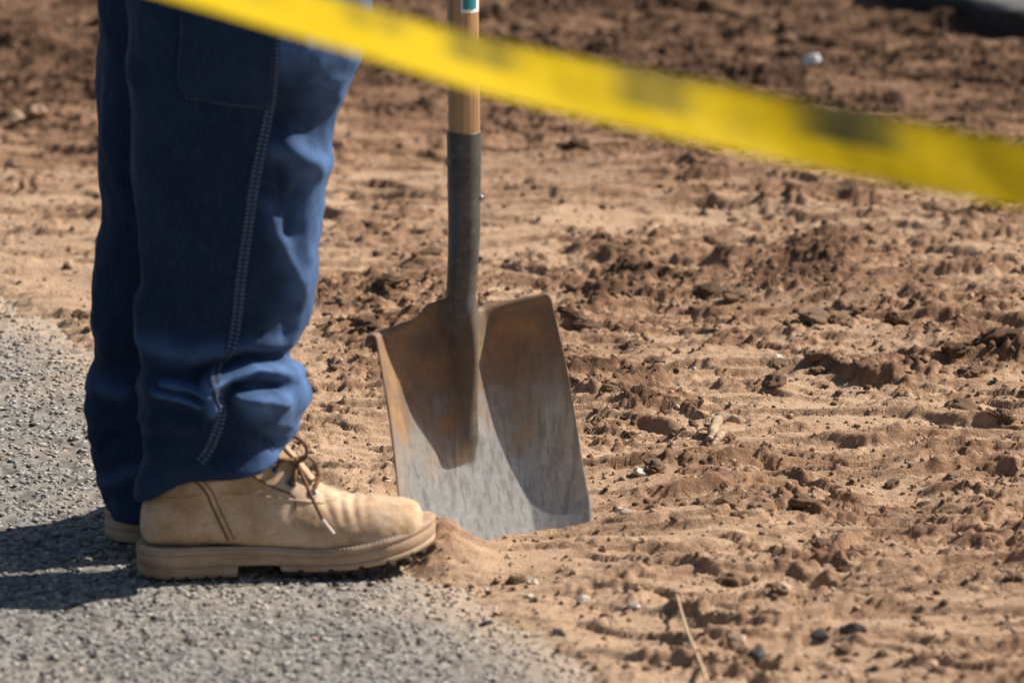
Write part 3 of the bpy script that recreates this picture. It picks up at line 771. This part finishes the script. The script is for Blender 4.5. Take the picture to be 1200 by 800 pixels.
# ------------------------------------------------------------------ the boots (local: X to the toe, Y away, Z up)
BO = at(167, 680); BYAW = R(8.5)
bc = np.array([math.cos(BYAW), math.sin(BYAW), 0]); bs = np.array([-math.sin(BYAW), math.cos(BYAW), 0])
BO = BO + bs * 0.036
def bw(P):
    P = np.asarray(P, float); return BO + P[..., 0:1] * bc + P[..., 1:2] * bs + P[..., 2:3] * zz
person = empty('person', tuple(BO + bc * 0.15 + bs * 0.07), label='person in baggy dark blue jeans and tan work boots standing on the asphalt edge', category='person')
LEN = 0.3165
def half_width(X, side):
    t = X / LEN
    w = np.interp(t, [0, .1, .25, .4, .55, .7, .82, .92, 1], [.0355, .0375, .0365, .0365, .044, .0505, .0500, .044, .034])
    w = w + (0.004 if side < 0 else -0.004) * np.interp(t, [0, .4, .7, 1], [0, -.3, 1, .2])
    endr = np.sqrt(np.clip(1 - np.clip((t - .80) / .20, 0, 1) ** 2.6, 0, 1)); endl = np.sqrt(np.clip(1 - np.clip((.11 - t) / .11, 0, 1) ** 2.4, 0, 1))
    return w * endr * endl
def outline(grow, n=70, x0=0.0, x1=LEN):
    t = 0.5 - 0.5 * np.cos(np.linspace(0, math.pi, n)); X = x0 + (x1 - x0) * t
    a = np.column_stack([X, -half_width(X, -1)]); b = np.column_stack([X, half_width(X, 1)])[::-1][1:-1]
    O = np.concatenate([a, b])
    c = np.array([LEN * .45, 0]); 
    if grow:
        T = np.roll(O, -1, 0) - np.roll(O, 1, 0); N = np.column_stack([T[:, 1], -T[:, 0]]); N /= np.maximum(np.linalg.norm(N, axis=1), 1e-9)[:, None]
        O = O + N * grow
    return O
def spring(X): return 0.78 * np.maximum(X - 0.175, 0) ** 1.85
def slab(layers, x0=0.0, x1=LEN, n=70):
    """layers: (z, grow); z rises with the toe spring"""
    vs_ = []
    for z, g in layers:
        O = outline(g, n, x0, x1)
        zc = z - (0.004 * np.exp(-((O[:, 0] - .19) / .06) ** 2) if z > .02 else 0)
        vs_.append(np.column_stack([O, zc + spring(O[:, 0])]))
    k = len(vs_[0]); V = np.concatenate(vs_); F = grid_faces(len(vs_), k, True).tolist()
    F.append(list(range(k))[::-1]); F.append(list(range((len(vs_) - 1) * k, len(vs_) * k)))
    return V, F
# upper: sections swung from the toe round the heel to the ankle; (top X,Z) (bottom X,Z) half width
SEC = [((.3095, .053), (.3095, .046), .004), ((.3085, .060), (.3085, .040), .018), ((.304, .0655), (.304, .036), .031), ((.294, .0695), (.294, .031), .0405), ((.277, .0735), (.276, .027), .0465),
       ((.254, .0755), (.250, .025), .0495), ((.232, .0775), (.222, .024), .0492), ((.213, .0825), (.190, .024), .0475), ((.200, .089), (.155, .026), .0448),
       ((.190, .098), (.115, .029), .0425), ((.180, .109), (.072, .031), .0405), ((.171, .120), (.016, .0330), .0388), ((.163, .130), (.0030, .042), .0385),
       ((.157, .139), (.0035, .068), .0400), ((.152, .149), (.0120, .090), .0415), ((.149, .160), (.0200, .115), .043), ((.147, .172), (.024, .140), .0440), ((.146, .185), (.026, .165), .044)]
pull = lambda q: (q[0] if q[0] < .25 else .25 + (q[0] - .25) * .91, q[1] - .004 * math.exp(-((q[0] - .19) / .06) ** 2) * (q[1] < .04))
TS = catmull([pull(s[0]) for s in SEC], 150); BS = catmull([pull(s[1]) for s in SEC], 150); WS = catmull([[s[2]] for s in SEC], 150)[:, 0]
nph = 96
ph = np.arange(nph) / nph * 2 * math.pi
loops = []
for i in range(150):
    f = i / 149
    c, s = np.cos(ph), np.sin(ph)
    q = (c + 1) / 2
    lowness = 1 - sstep(0.45, 0.75, f)
    q = q ** (1 + 0.45 * lowness)
    e = 0.78 - 0.06 * lowness
    w = WS[i] * np.sign(s) * np.abs(s) ** e
    # a little of the outer side swells out over the welt
    axis = TS[i] - BS[i]
    pt = BS[i][None] + axis[None] * q[:, None]
    loops.append(np.column_stack([pt[:, 0], w + 0.0035 * lowness * -1 * np.interp(f, [0, .25, .5], [.3, 1, 0]), pt[:, 1]]))
UV = np.concatenate(loops)
# creases over the toe joint and at the ankle
X_, Y_, Z_ = UV[:, 0], UV[:, 1], UV[:, 2]
cr = np.zeros(len(UV))
for (x0, sl, am) in [(.235, .35, .0016), (.222, .30, .0018), (.247, .25, .0012), (.208, .5, .0014)]:
    cr -= am * np.exp(-(((X_ - x0) + sl * (Z_ - .072) + 0.25 * np.abs(Y_)) / .0032) ** 2) * sstep(.045, .068, Z_)
for (x0, sl, am) in [(.05, .1, .0022), (.09, -.2, .002), (.12, .3, .002)]:
    cr -= am * np.exp(-(((Z_ - .115) + sl * (X_ - x0)) / .005) ** 2) * np.exp(-((X_ - x0) / .03) ** 2)
cr += 0.0016 * noise3(X_ * 40, Y_ * 40, Z_ * 40, 3) + 0.0007 * noise3(X_ * 110, Y_ * 110, Z_ * 110, 4)
cen = np.column_stack([X_, np.zeros_like(X_), np.clip(Z_, .05, .09)])
nd = UV - np.column_stack([np.clip(X_, .06, .25), np.zeros_like(X_), np.full_like(X_, .05)]); nd /= np.linalg.norm(nd, axis=1)[:, None]
UV = UV + nd * cr[:, None]
UF = grid_faces(150, nph, True).tolist(); UF.append(list(range(nph)))
UBVH = BVHTree.FromPolygons([Vector(p) for p in UV], UF)
def on_upper(X, Z, side=-1):
    h = UBVH.ray_cast(Vector((X, side * 0.3, Z)), Vector((0, -side, 0)))
    if h[0] is None:
        h = UBVH.find_nearest(Vector((X, side * 0.04, Z)))
    n = h[1] if h[1].y * side > 0 else -h[1]
    return np.array(h[0]), np.array(n)
def ribbon(pts, nrm, w, lift, taper=False):
    pts = np.asarray(pts); nrm = np.asarray(nrm)
    T = np.gradient(pts, axis=0); S = np.cross(T, nrm); S /= np.maximum(np.linalg.norm(S, axis=1), 1e-9)[:, None]
    rows = [pts + S * (w * a) + nrm * b for a, b in ((-.5, -.0008), (-.42, lift * .8), (0, lift), (.42, lift * .8), (.5, -.0008))]
    V = np.stack(rows, 1).reshape(-1, 3)
    return V, grid_faces(len(pts), 5)
def seam_on_boot(poly, w=.002, lift=.0005, n=40):
    Q = catmull(poly, n); hs = [on_upper(a, b) for a, b in Q]
    return ribbon([h[0] for h in hs], [h[1] for h in hs], w, lift)
def stitches_on(P, N, offs, step, ln, wd, ht):
    P = np.asarray(P); N = np.asarray(N)
    L = np.concatenate([[0], np.cumsum(np.linalg.norm(np.diff(P, axis=0), axis=1))])
    parts = []
    for o_ in offs:
        for d_ in np.arange(step, L[-1], step):
            p_ = np.array([np.interp(d_, L, P[:, k]) for k in range(3)]); p2 = np.array([np.interp(d_ + .0015, L, P[:, k]) for k in range(3)])
            n_ = np.array([np.interp(d_, L, N[:, k]) for k in range(3)]); n_ /= np.linalg.norm(n_)
            t_ = p2 - p_; t_ /= max(np.linalg.norm(t_), 1e-9); s_ = np.cross(t_, n_)
            parts.append(boxv(p_ + s_ * o_ + n_ * ht, t_ * ln, s_ * wd, n_ * ht))
    return join(parts)

boot = obj('boot', bw(UV), UF, M['leather'], person, label='tan lace-up leather work boot nearer the camera')
SUBS = []
def bpart(name, V, F, m, **kw):
    o = obj(name, bw(V), F, m, boot, **kw); SUBS.append(o); return o
bpart('welt', *slab([(.0255, .0012), (.0265, .0030), (.0300, .0032), (.0322, .0016), (.0325, -.006)]), M['sole'])
bpart('midsole', *slab([(.0125, .0015), (.0135, .0026), (.019, .0024), (.0250, .0026), (.0258, .0014)]), M['sole'])
bpart('outsole', *slab([(.0055, .0010), (.0065, .0022), (.0115, .0026), (.0122, .001)], 0.150, LEN), M['sole'])
def heel_slab():
    V, F = slab([(.0, -.0005), (.0008, .0012), (.0118, .0026), (.0124, .001)], 0.0, 0.100, 60)
    return V, F
bpart('heel', *heel_slab(), M['sole'])
lug = []
for X in np.arange(.158, .310, .0175):
    for sd in (-1, 1):
        w = float(half_width(np.array([X]), sd)[0]); z = float(spring(X)) 
        yc_ = sd * (w - .010)
        lug.append(boxv((X, yc_, z + .0032), np.array([.0062, 0, 0]), np.array([0, .0108, 0]), np.array([0, 0, .0034])))
for X in (.168, .200, .232, .262, .288):
    w = float(half_width(np.array([X]), -1)[0]); lug.append(boxv((X, -w - .0020, float(spring(X)) + .0058), np.array([.0026, 0, 0]), np.array([0, .0012, 0]), np.array([0, 0, .0026])))
bpart('tread', *join(lug), M['rubber_dark'], kind='stuff')
hl = []
for X in (.012, .032, .047, .068, .082):
    w = float(half_width(np.array([X]), -1)[0]); hl.append(boxv((X, -w - .0008, .001), np.array([.0022, 0, 0]), np.array([0, .0012, 0]), np.array([0, 0, .0022])))
bpart('heel_notch', *join(hl), M['rubber_dark'], kind='stuff')
# welt stitching
O = outline(.0010, 200); O = O[:200]
WP = np.column_stack([O, .0326 + spring(O[:, 0]) - 0.004 * np.exp(-((O[:, 0] - .19) / .06) ** 2)])
bpart('welt_stitching', *stitches_on(WP[8:190], np.tile(zz, (182, 1)), (0,), .0044, .0015, .0005, .0004), M['aglet'], kind='stuff')
# facing (eyelet flap): dark edge line, and seams of the quarter
flap = [(.100, .132), (.110, .119), (.124, .106), (.144, .095), (.160, .088), (.164, .083), (.164, .073)]
bpart('facing_edge', *seam_on_boot(flap, .0026, .0010), M['lace_dark'])
V1 = seam_on_boot([(.048, .112), (.060, .104), (.069, .093), (.075, .078), (.084, .058), (.092, .040)], .0030, .0006)
V2 = seam_on_boot([(.054, .114), (.066, .106), (.0755, .094), (.0815, .079), (.0905, .059), (.0985, .041)], .0016, .0006)
bpart('quarter_seam', *join([V1, V2]), M['lace_dark'])
bpart('ankle_seam', *seam_on_boot([(.084, .092), (.11, .090), (.14, .086), (.17, .081), (.195, .077)], .0022, .0012), M['leather'])
bpart('counter_seam', *seam_on_boot([(.006, .086), (.02, .087), (.045, .089), (.064, .092)], .0020, .0008), M['leather'])
# eyelets
EY = [(.143, .1145), (.160, .0985), (.183, .0875)]
for (ex, ez) in EY:
    for sd in (-1,):
        c_, n_ = on_upper(ex, ez, sd)
        t_ = np.cross(n_, zz); t_ /= np.linalg.norm(t_); b_ = np.cross(n_, t_)
        an = np.linspace(0, 2 * math.pi, 24); ring = np.array([c_ + n_ * .0006 + .0046 * (np.cos(a) * t_ + np.sin(a) * b_) for a in an])
        V, F = tube(ring, .0013, 8, cap=False)
        V2_, F2_ = np.array([c_ + n_ * .0009] + [c_ + n_ * .0009 + .0034 * (np.cos(a) * t_ + np.sin(a) * b_) for a in an]), [[0, k, k + 1] for k in range(1, 24)]
        bpart('eyelet', V, F, M['brass'])
        bpart('eyelet_hole', V2_, F2_, M['rubber_dark'])
# tongue showing above the facing and the laces
def lace(name, pts, r=.0022, n=50, m='lace'):
    bpart(name, *tube(catmull(pts, n), r, 10), M[m])
e = [on_upper(*q)[0] for q in EY]
eo = [p * np.array([1, -1, 1]) + np.array([.006, 0, .004]) for p in e]
for k in range(3):
    mid = (e[k] + eo[k]) / 2 + np.array([.010, 0, .010])
    lace('lace', [e[k] + (0, -.002, 0), e[k] + (.006, .008, .008), mid, eo[k]], .0023)
kn = np.array([.166, -.020, .122])
lace('lace', [e[0] + (0, -.003, 0), e[0] + (.008, -.002, .010), kn], .0023)
lace('lace', [e[1] + (0, -.003, 0), e[1] + (.004, -.003, .008), kn], .0023)
bpart('lace_knot', IV3 * np.array([.0042, .004, .0042]) + kn, IF3, M['lace'])
lace('lace_loop', [kn, kn + (-.012, -.006, .014), kn + (-.016, -.008, .026), kn + (-.004, -.009, .029), kn + (.010, -.010, .018), kn + (.010, -.008, .004), kn + (.002, -.002, -.002)], .0021, 70)
lace('lace_loop', [kn, kn + (.012, .0, .004), kn + (.022, .002, -.006), kn + (.024, .0, -.018), kn + (.016, -.004, -.022), kn + (.008, -.004, -.012), kn], .0017, 70)
tip0 = np.array([.191, -.0520, .064]); tip1 = np.array([.203, -.0535, .048])
lace('lace_end', [kn, kn + (.006, -.010, -.014), np.array([.180, -.046, .088]), tip0], .0021)
lace('aglet', [tip0 + (-.0006, 0, .001), (tip0 + tip1) / 2, tip1], .0016, 12, 'aglet')
# the other boot: the same, a stride-width farther and a little back
BO2 = at(155, 645) + bs * 0.036
off = BO2 - BO
b2 = boot.copy(); COL.objects.link(b2)
RA = R(62); ph_ = Vector(BO - np.array(ROOT_LOC['person'])); b2.rotation_euler = (0, 0, RA)   # this foot is turned out
b2.location = ph_ + Vector(off) - Matrix.Rotation(RA, 3, 'Z') @ ph_
b2['label'] = 'tan work boot farther from the camera, mostly hidden'
for s_ in SUBS:
    q = s_.copy(); COL.objects.link(q); q.parent = b2

# ------------------------------------------------------------------ the jeans
NY = BO[1] + 0.15 * math.sin(BYAW) - 0.024            # depth of the near leg's middle
FY = NY + off[1] + 0.036
def leg(rows, y0, ry, hem, nth, nv, seed, strokes, top=-370):
    rows = np.array(rows, float)
    th = np.arange(nth) / nth * 2 * math.pi
    vq = np.linspace(0, 1, nv)
    cth = np.cos(th)
    hp = np.interp(cth, *zip(*hem))
    PY = top + vq[:, None] * (hp[None] - top)
    yy = np.linspace(rows[0, 0], rows[-1, 0], 400)
    k = np.ones(9) / 9
    def sm(c):
        q = np.interp(yy, rows[:, 0], rows[:, c]); return np.convolve(np.pad(q, 4, 'edge'), k, 'valid')
    xl = np.interp(PY, yy, sm(1)); xr = np.interp(PY, yy, sm(2))
    cx, rx = (xl + xr) / 2, (xr - xl) / 2
    PX = cx + rx * np.sign(cth)[None] * np.abs(cth)[None] ** 0.92
    D = ray(0, 0)
    d = CF[None, None] + ((PX - 600) / FPX)[..., None] * CR + ((400 - PY) / FPX)[..., None] * CU
    P = CO + d * (y0 / d[..., 1])[..., None]
    dep = np.interp(PY, *zip(*ry))
    P[..., 1] = y0 - dep * np.sign(np.sin(th))[None] * np.abs(np.sin(th))[None] ** 0.92
    N = np.zeros_like(P); N[..., 0] = cth[None]; N[..., 1] = -np.sin(th)[None]
    x, y, z = P[..., 0], P[..., 1], P[..., 2]
    disp = 0.0055 * (1 - 2 * np.abs(noise3((x + 0.35 * z) * 11, y * 10, (z - .3 * x) * 5.5, seed))) * 0.8 + 0.0045 * noise3((x - .4 * z) * 22, y * 20, z * 11, seed + 1) \
        + 0.0016 * noise3(x * 60, y * 60, z * 45, seed + 2)
    # denim bunches up more above the boot
    low = sstep(395, 440, PY)
    disp += low * 0.0055 * (1 - 2 * np.abs(noise3(x * 9, y * 9, z * 26, seed + 3)))
    lit_wear = np.zeros_like(disp)
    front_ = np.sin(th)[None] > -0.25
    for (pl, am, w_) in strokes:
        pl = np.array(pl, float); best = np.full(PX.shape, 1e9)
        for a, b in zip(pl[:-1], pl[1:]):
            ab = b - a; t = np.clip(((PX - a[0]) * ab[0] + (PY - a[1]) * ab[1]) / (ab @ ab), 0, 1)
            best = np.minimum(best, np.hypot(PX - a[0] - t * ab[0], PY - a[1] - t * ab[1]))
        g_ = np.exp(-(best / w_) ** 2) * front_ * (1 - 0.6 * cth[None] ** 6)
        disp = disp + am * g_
        if am > 0.0045: lit_wear = np.maximum(lit_wear, min(1.0, am * 75) * g_)  # fold ridges lightened as if the sun caught them
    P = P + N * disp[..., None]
    lit_wear = np.maximum(lit_wear, 0.62 * sstep(0.35, 0.85, cth)[None] * np.ones_like(disp) + 0.30 * np.clip(disp / 0.008, -1, 1) * sstep(0.2, 0.7, cth)[None])  # sunlit front of the leg painted paler, beyond its real fading
    # hem: turned inside
    inn = []
    for q, (dr, dz) in enumerate([(-.0006, -.0008), (-.0030, -.0002), (-.0040, .012), (-.006, .03)]):
        e_ = P[-1] + N[-1] * dr; e_ = e_.copy(); e_[:, 2] += dz; inn.append(e_)
    hemband = sstep(0.970, 0.978, vq)[:, None] * (1 - sstep(0.996, 1.0, vq)[:, None])
    P = P + N * (0.0016 * hemband)[..., None]
    VV = np.concatenate([P.reshape(-1, 3)] + inn)
    return VV, grid_faces(nv + 4, nth, True), np.concatenate([np.clip(lit_wear + 0.06 * hemband, 0, 1).ravel(), np.full(4 * nth, .2)])
near_rows = [(-400, 124, 458), (-300, 128, 452), (-150, 138, 442), (0, 148, 432), (60, 150, 422), (100, 151, 411), (140, 152, 394), (190, 154, 382), (240, 161, 374), (290, 170, 371), (330, 173, 369), (360, 162, 365),
             (385, 160, 357), (408, 163, 342), (420, 170, 333), (432, 172, 340), (450, 165, 351), (480, 165, 350), (500, 170, 342), (520, 171, 334), (545, 170, 326), (585, 171, 316)]
far_rows = [(-400, 95, 410), (-300, 98, 400), (-100, 112, 390), (0, 117, 380), (100, 115, 350), (200, 118, 330), (255, 123, 320), (290, 116, 315), (330, 110, 310), (380, 108, 300), (402, 112, 295), (415, 111, 295), (440, 107, 300), (500, 107, 300), (535, 111, 295), (560, 120, 290), (585, 135, 280), (605, 139, 275)]
near_strokes = [
    ([(150, 442), (180, 428), (216, 431), (245, 436)], -.010, 7), ([(200, 437), (228, 440), (250, 446)], .013, 4), ([(190, 449), (218, 452), (240, 459)], .012, 4), ([(185, 462), (235, 470)], -.005, 8),
    ([(236, 424), (262, 414), (290, 406), (330, 412), (346, 418)], -.017, 7), ([(246, 438), (268, 428), (296, 419), (318, 425), (342, 434)], .015, 7),
    ([(277, 439), (300, 440), (324, 442)], -.017, 5), ([(280, 450), (305, 451), (325, 460)], .011, 7), ([(300, 458), (322, 466), (342, 466)], .014, 20),
    ([(266, 452), (285, 478), (310, 500), (328, 520)], -.008, 9), ([(252, 434), (256, 464)], .014, 10), ([(170, 395), (230, 402), (300, 395), (345, 400)], .007, 12),
    ([(322, 150), (330, 185), (336, 225)], -.007, 8), ([(340, 160), (352, 178), (365, 190)], .006, 14), ([(352, 205), (346, 230), (336, 262)], -.006, 7),
    ([(313, 225), (322, 262), (338, 300), (352, 335)], .007, 9), ([(366, 200), (362, 260), (362, 320)], .005, 12), ([(318, 320), (340, 360), (338, 405)], -.006, 14),
    ([(335, 125), (365, 130), (400, 150)], -.011, 26), ([(330, 40), (370, 45), (415, 50)], .012, 34), ([(325, 165), (360, 178), (392, 200)], .008, 14), ([(298, 205), (290, 232), (282, 250)], .004, 10), ([(396, 110), (388, 150)], .004, 9), ([(330, 60), (345, 100)], .004, 12),
    ([(176, 290), (182, 330), (172, 360)], .004, 10), ([(205, 380), (240, 372), (280, 380)], -.004, 14), ([(175, 500), (230, 500), (262, 520)], -.004, 10), ([(180, 520), (215, 535), (238, 540)], .004, 9)]
ryn = [(-400, .105), (-100, .092), (0, .084), (200, .068), (330, .050), (400, .047), (425, .050), (455, .062), (485, .060), (520, .054), (585, .056)]
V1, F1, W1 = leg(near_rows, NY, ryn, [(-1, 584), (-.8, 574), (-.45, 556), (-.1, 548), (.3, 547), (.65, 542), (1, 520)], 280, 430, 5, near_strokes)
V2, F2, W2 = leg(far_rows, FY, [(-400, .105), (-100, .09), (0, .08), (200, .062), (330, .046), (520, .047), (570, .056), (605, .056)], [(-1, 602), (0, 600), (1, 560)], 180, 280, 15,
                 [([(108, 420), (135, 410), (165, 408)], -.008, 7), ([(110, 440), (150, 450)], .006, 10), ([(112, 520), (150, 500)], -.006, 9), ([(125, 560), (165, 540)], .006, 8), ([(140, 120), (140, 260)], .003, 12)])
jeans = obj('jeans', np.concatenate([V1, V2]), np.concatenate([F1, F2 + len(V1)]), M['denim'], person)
attr(jeans, 'lit_wear', np.concatenate([W1, W2]))
JB = BVHTree.FromPolygons([Vector(p) for p in V1], F1.tolist())
def on_jeans(px, py):
    d = ray(px, py); h = JB.ray_cast(Vector(CO), Vector(d).normalized())
    if h[0] is None: h = JB.find_nearest(Vector(onplane(px, py, NY - .08)))
    n = h[1] if h[1].dot(Vector(d)) < 0 else -h[1]
    return np.array(h[0]), np.array(n)
def smooth_rows(A, k=5):
    A = np.asarray(A); pad = np.pad(A, ((k, k), (0, 0)), 'edge'); w = np.ones(2 * k + 1) / (2 * k + 1)
    return np.column_stack([np.convolve(pad[:, c], w, 'valid') for c in range(A.shape[1])])
seam = catmull([(326, -60), (323, 0), (322, 50), (318, 110), (308, 165), (298, 215), (290, 270), (282, 330), (276, 385), (270, 410), (258, 425), (253, 440), (254, 462), (260, 480), (254, 505), (244, 528), (233, 543)], 260)
hs = [on_jeans(*q) for q in seam]
SP = smooth_rows([h[0] for h in hs], 4); SN = smooth_rows([h[1] for h in hs], 10); SN /= np.linalg.norm(SN, axis=1)[:, None]
V, F = ribbon(SP, SN, .0125, .0016)
sm1 = obj('side_seam', V, F, M['denim'], jeans); attr(sm1, 'lit_wear', np.full(len(V), 0.16))
obj('seam_stitching', *stitches_on(SP + SN * .0016, SN, (-.0042, -.0022, .0022, .0042), .0050, .0012, .0007, .0004), M['thread'], jeans, kind='stuff')
# the pocket on the thigh
PB = [(216, -40), (214, 40), (211, 105), (240, 117), (275, 123), (312, 126)]
rows_ = []
for t in np.linspace(0, 1, 60):
    yb = -40 + t * 160
    xl = np.interp(yb, [-40, 40, 105, 125], [216, 214, 210, 212]); xr = np.interp(yb, [-40, 50, 110, 130], [322, 320, 316, 313])
    r_ = []
    for q in np.linspace(0, 1, 40):
        xx = xl + (xr - xl) * q; ylim = np.interp(xx, [210, 240, 275, 316], [108, 117, 122, 126]); r_.append((xx, -40 + (ylim + 40) * t))
    rows_.append(r_)
PP, PN = [], []
for r_ in rows_:
    for a, b in r_:
        h = on_jeans(a, b); PP.append(h[0]); PN.append(h[1])
PP = np.array(PP); PN = np.array(PN)
PN = np.mean(PN, axis=0)[None] * .6 + PN * .4; PN /= np.linalg.norm(PN, axis=1)[:, None]
pk = obj('leg_pocket', PP + PN * .0022, grid_faces(60, 40), M['denim'], jeans)
attr(pk, 'lit_wear', np.full(len(PP), .05))
s2 = pk.modifiers.new('thickness', 'SOLIDIFY'); s2.thickness = .0022; s2.offset = -1
pl = [on_jeans(*q) for q in catmull([(221, -30), (219, 40), (217, 101), (240, 111), (275, 117), (310, 120)], 120)]
q1 = np.array([h[0] for h in pl]) + np.array([h[1] for h in pl]) * .0024
obj('pocket_stitching', *stitches_on(smooth_rows(q1, 1), np.array([h[1] for h in pl]), (0, .0055), .0034, .0011, .0005, .0004), M['thread'], jeans, kind='stuff')

# ------------------------------------------------------------------ the rest of the person, above the picture
def skin_obj(name, nodes, edges, m, root=0):
    off = np.array(ROOT_LOC['person'])
    me = bpy.data.meshes.new(name); me.from_pydata([tuple(np.array(p_) - off) for p_, r_ in nodes], edges, [])
    o = bpy.data.objects.new(name, me); COL.objects.link(o); o.parent = person
    o.modifiers.new('skin', 'SKIN'); sb = o.modifiers.new('smooth', 'SUBSURF'); sb.levels = sb.render_levels = 1
    for i_, (p_, r_) in enumerate(nodes):
        sv = me.skin_vertices[0].data[i_]; sv.radius = (r_, r_); sv.use_root = i_ == root
    me.materials.append(m); return o
GR_ = HEND + zz * .105                                    # the grip, in both hands
my = (NY + FY) / 2
def arm(sy):
    return [((-.215, my + sy * .19, 1.41), .055), ((-.185, my + sy * .23, 1.16), .042)]
hand = lambda sy: GR_ + st0 * (sy * .028) + np.array([-.012, 0, .006])
nodes = [((-.30, my, .95), .12), ((-.28, my, 1.15), .115), ((-.245, my, 1.36), .12), ((-.215, my, 1.49), .05), ((-.195, my, 1.56), .062), ((-.18, my, 1.66), .085), ((-.185, my, 1.74), .055)]
edges = [(0, 1), (1, 2), (2, 3), (3, 4), (4, 5), (5, 6)]
for sy in (-1, 1):
    ly = NY if sy < 0 else FY
    k0 = len(nodes)
    nodes += [((-.29, ly, .86), .085), ((-.27 if sy < 0 else -.30, ly, .50), .058), ((-.34 if sy < 0 else -.36, ly, .12), .036)]
    edges += [(0, k0), (k0, k0 + 1), (k0 + 1, k0 + 2)]
    k1 = len(nodes); a_ = arm(sy); h_ = hand(sy)
    w_ = h_ + np.array([-.055, 0, .012])
    nodes += a_ + [(tuple(w_), .026), (tuple(h_ + np.array([-.012, 0, .012])), .030)]
    edges += [(2, k1), (k1, k1 + 1), (k1 + 1, k1 + 2), (k1 + 2, k1 + 3)]
    for f_ in range(4):                                # fingers closed over the bar
        b_ = h_ + st0 * (f_ - 1.5) * .019; q = len(nodes)
        nodes += [(tuple(b_ + np.array([.012, 0, .018])), .0088), (tuple(b_ + np.array([.030, 0, .004])), .0082), (tuple(b_ + np.array([.022, 0, -.016])), .0074)]
        edges += [(k1 + 3, q), (q, q + 1), (q + 1, q + 2)]
    b_ = h_ - st0 * sy * .040; q = len(nodes)
    nodes += [(tuple(b_ + np.array([-.014, 0, -.004])), .010), (tuple(b_ + np.array([.004, 0, -.020])), .009)]
    edges += [(k1 + 3, q), (q, q + 1)]
skin_obj('body', nodes, edges, M['skin'])
nj = [((-.30, my, .90), .150), ((-.28, my, 1.15), .145), ((-.245, my, 1.36), .148), ((-.222, my, 1.475), .075)]
ej = [(0, 1), (1, 2), (2, 3)]
for sy in (-1, 1):
    k1 = len(nj); a_ = arm(sy); w_ = hand(sy) + np.array([-.075, 0, .014])
    nj += [(a_[0][0], .078), (a_[1][0], .062), (tuple(w_), .042)]
    ej += [(2, k1), (k1, k1 + 1), (k1 + 1, k1 + 2)]
skin_obj('jacket', nj, ej, M['jacket'])

# ------------------------------------------------------------------ the barrier tape, nearer than everything else
TY = 4.55
tp = []
bot = catmull([(-500, -175), (-100, -76), (170, -9), (400, 58), (600, 117), (900, 185), (1200, 244), (1600, 315), (2100, 390)], 260)
topc = catmull([(-500, -265), (-100, -160), (170, -72), (400, -2), (600, 51), (900, 110), (1200, 166), (1600, 240), (2100, 316)], 260)
nw = 12
rowsT = []
for k in range(nw + 1):
    f = k / nw
    q = bot * (1 - f) + topc * f
    pts = np.array([onplane(a, b, TY + 0.02 * math.sin(a / 260.0) * (f - .5) + 0.035 * f + 0.0014 * math.sin(a / 47 + f * 3)) for a, b in q])
    rowsT.append(pts)
TV = np.stack(rowsT, 0)
tape = obj('barrier_tape', TV.reshape(-1, 3), grid_faces(nw + 1, 260), M['tape'], loc=TV[0, 130], label='yellow plastic caution tape with dark printing strung across in front', category='tape')
pr = np.zeros((nw + 1, 260))
xq = (bot[:, 0] + topc[:, 0]) / 2
for (a, b, k0, k1, am) in [(520, 615, 6, 12, .55), (725, 805, 5, 12, .75), (945, 1065, 6, 12, .8), (1120, 1150, 2, 9, .25), (655, 690, 3, 8, .2), (860, 890, 3, 8, .25), (1250, 1360, 5, 12, .75), (270, 330, 6, 12, .3), (400, 470, 7, 12, .4)]:
    pr[k0:k1 + 1] = np.maximum(pr[k0:k1 + 1], ((xq > a) & (xq < b))[None] * am)
pr *= (0.62 + 0.38 * np.sign(np.sin(xq / 6.5)))[None] * 1.5
pr[nw - 1:] = np.maximum(pr[nw - 1:], 0.35)
for _ in range(3):
    kk = np.array([1, 3, 5, 3, 1.0]); kk /= kk.sum(); pr = np.array([np.convolve(np.pad(q, 2, 'edge'), kk, 'valid') for q in pr])
attr(tape, 'print', np.clip(pr.ravel() * 1.1, 0, .92))
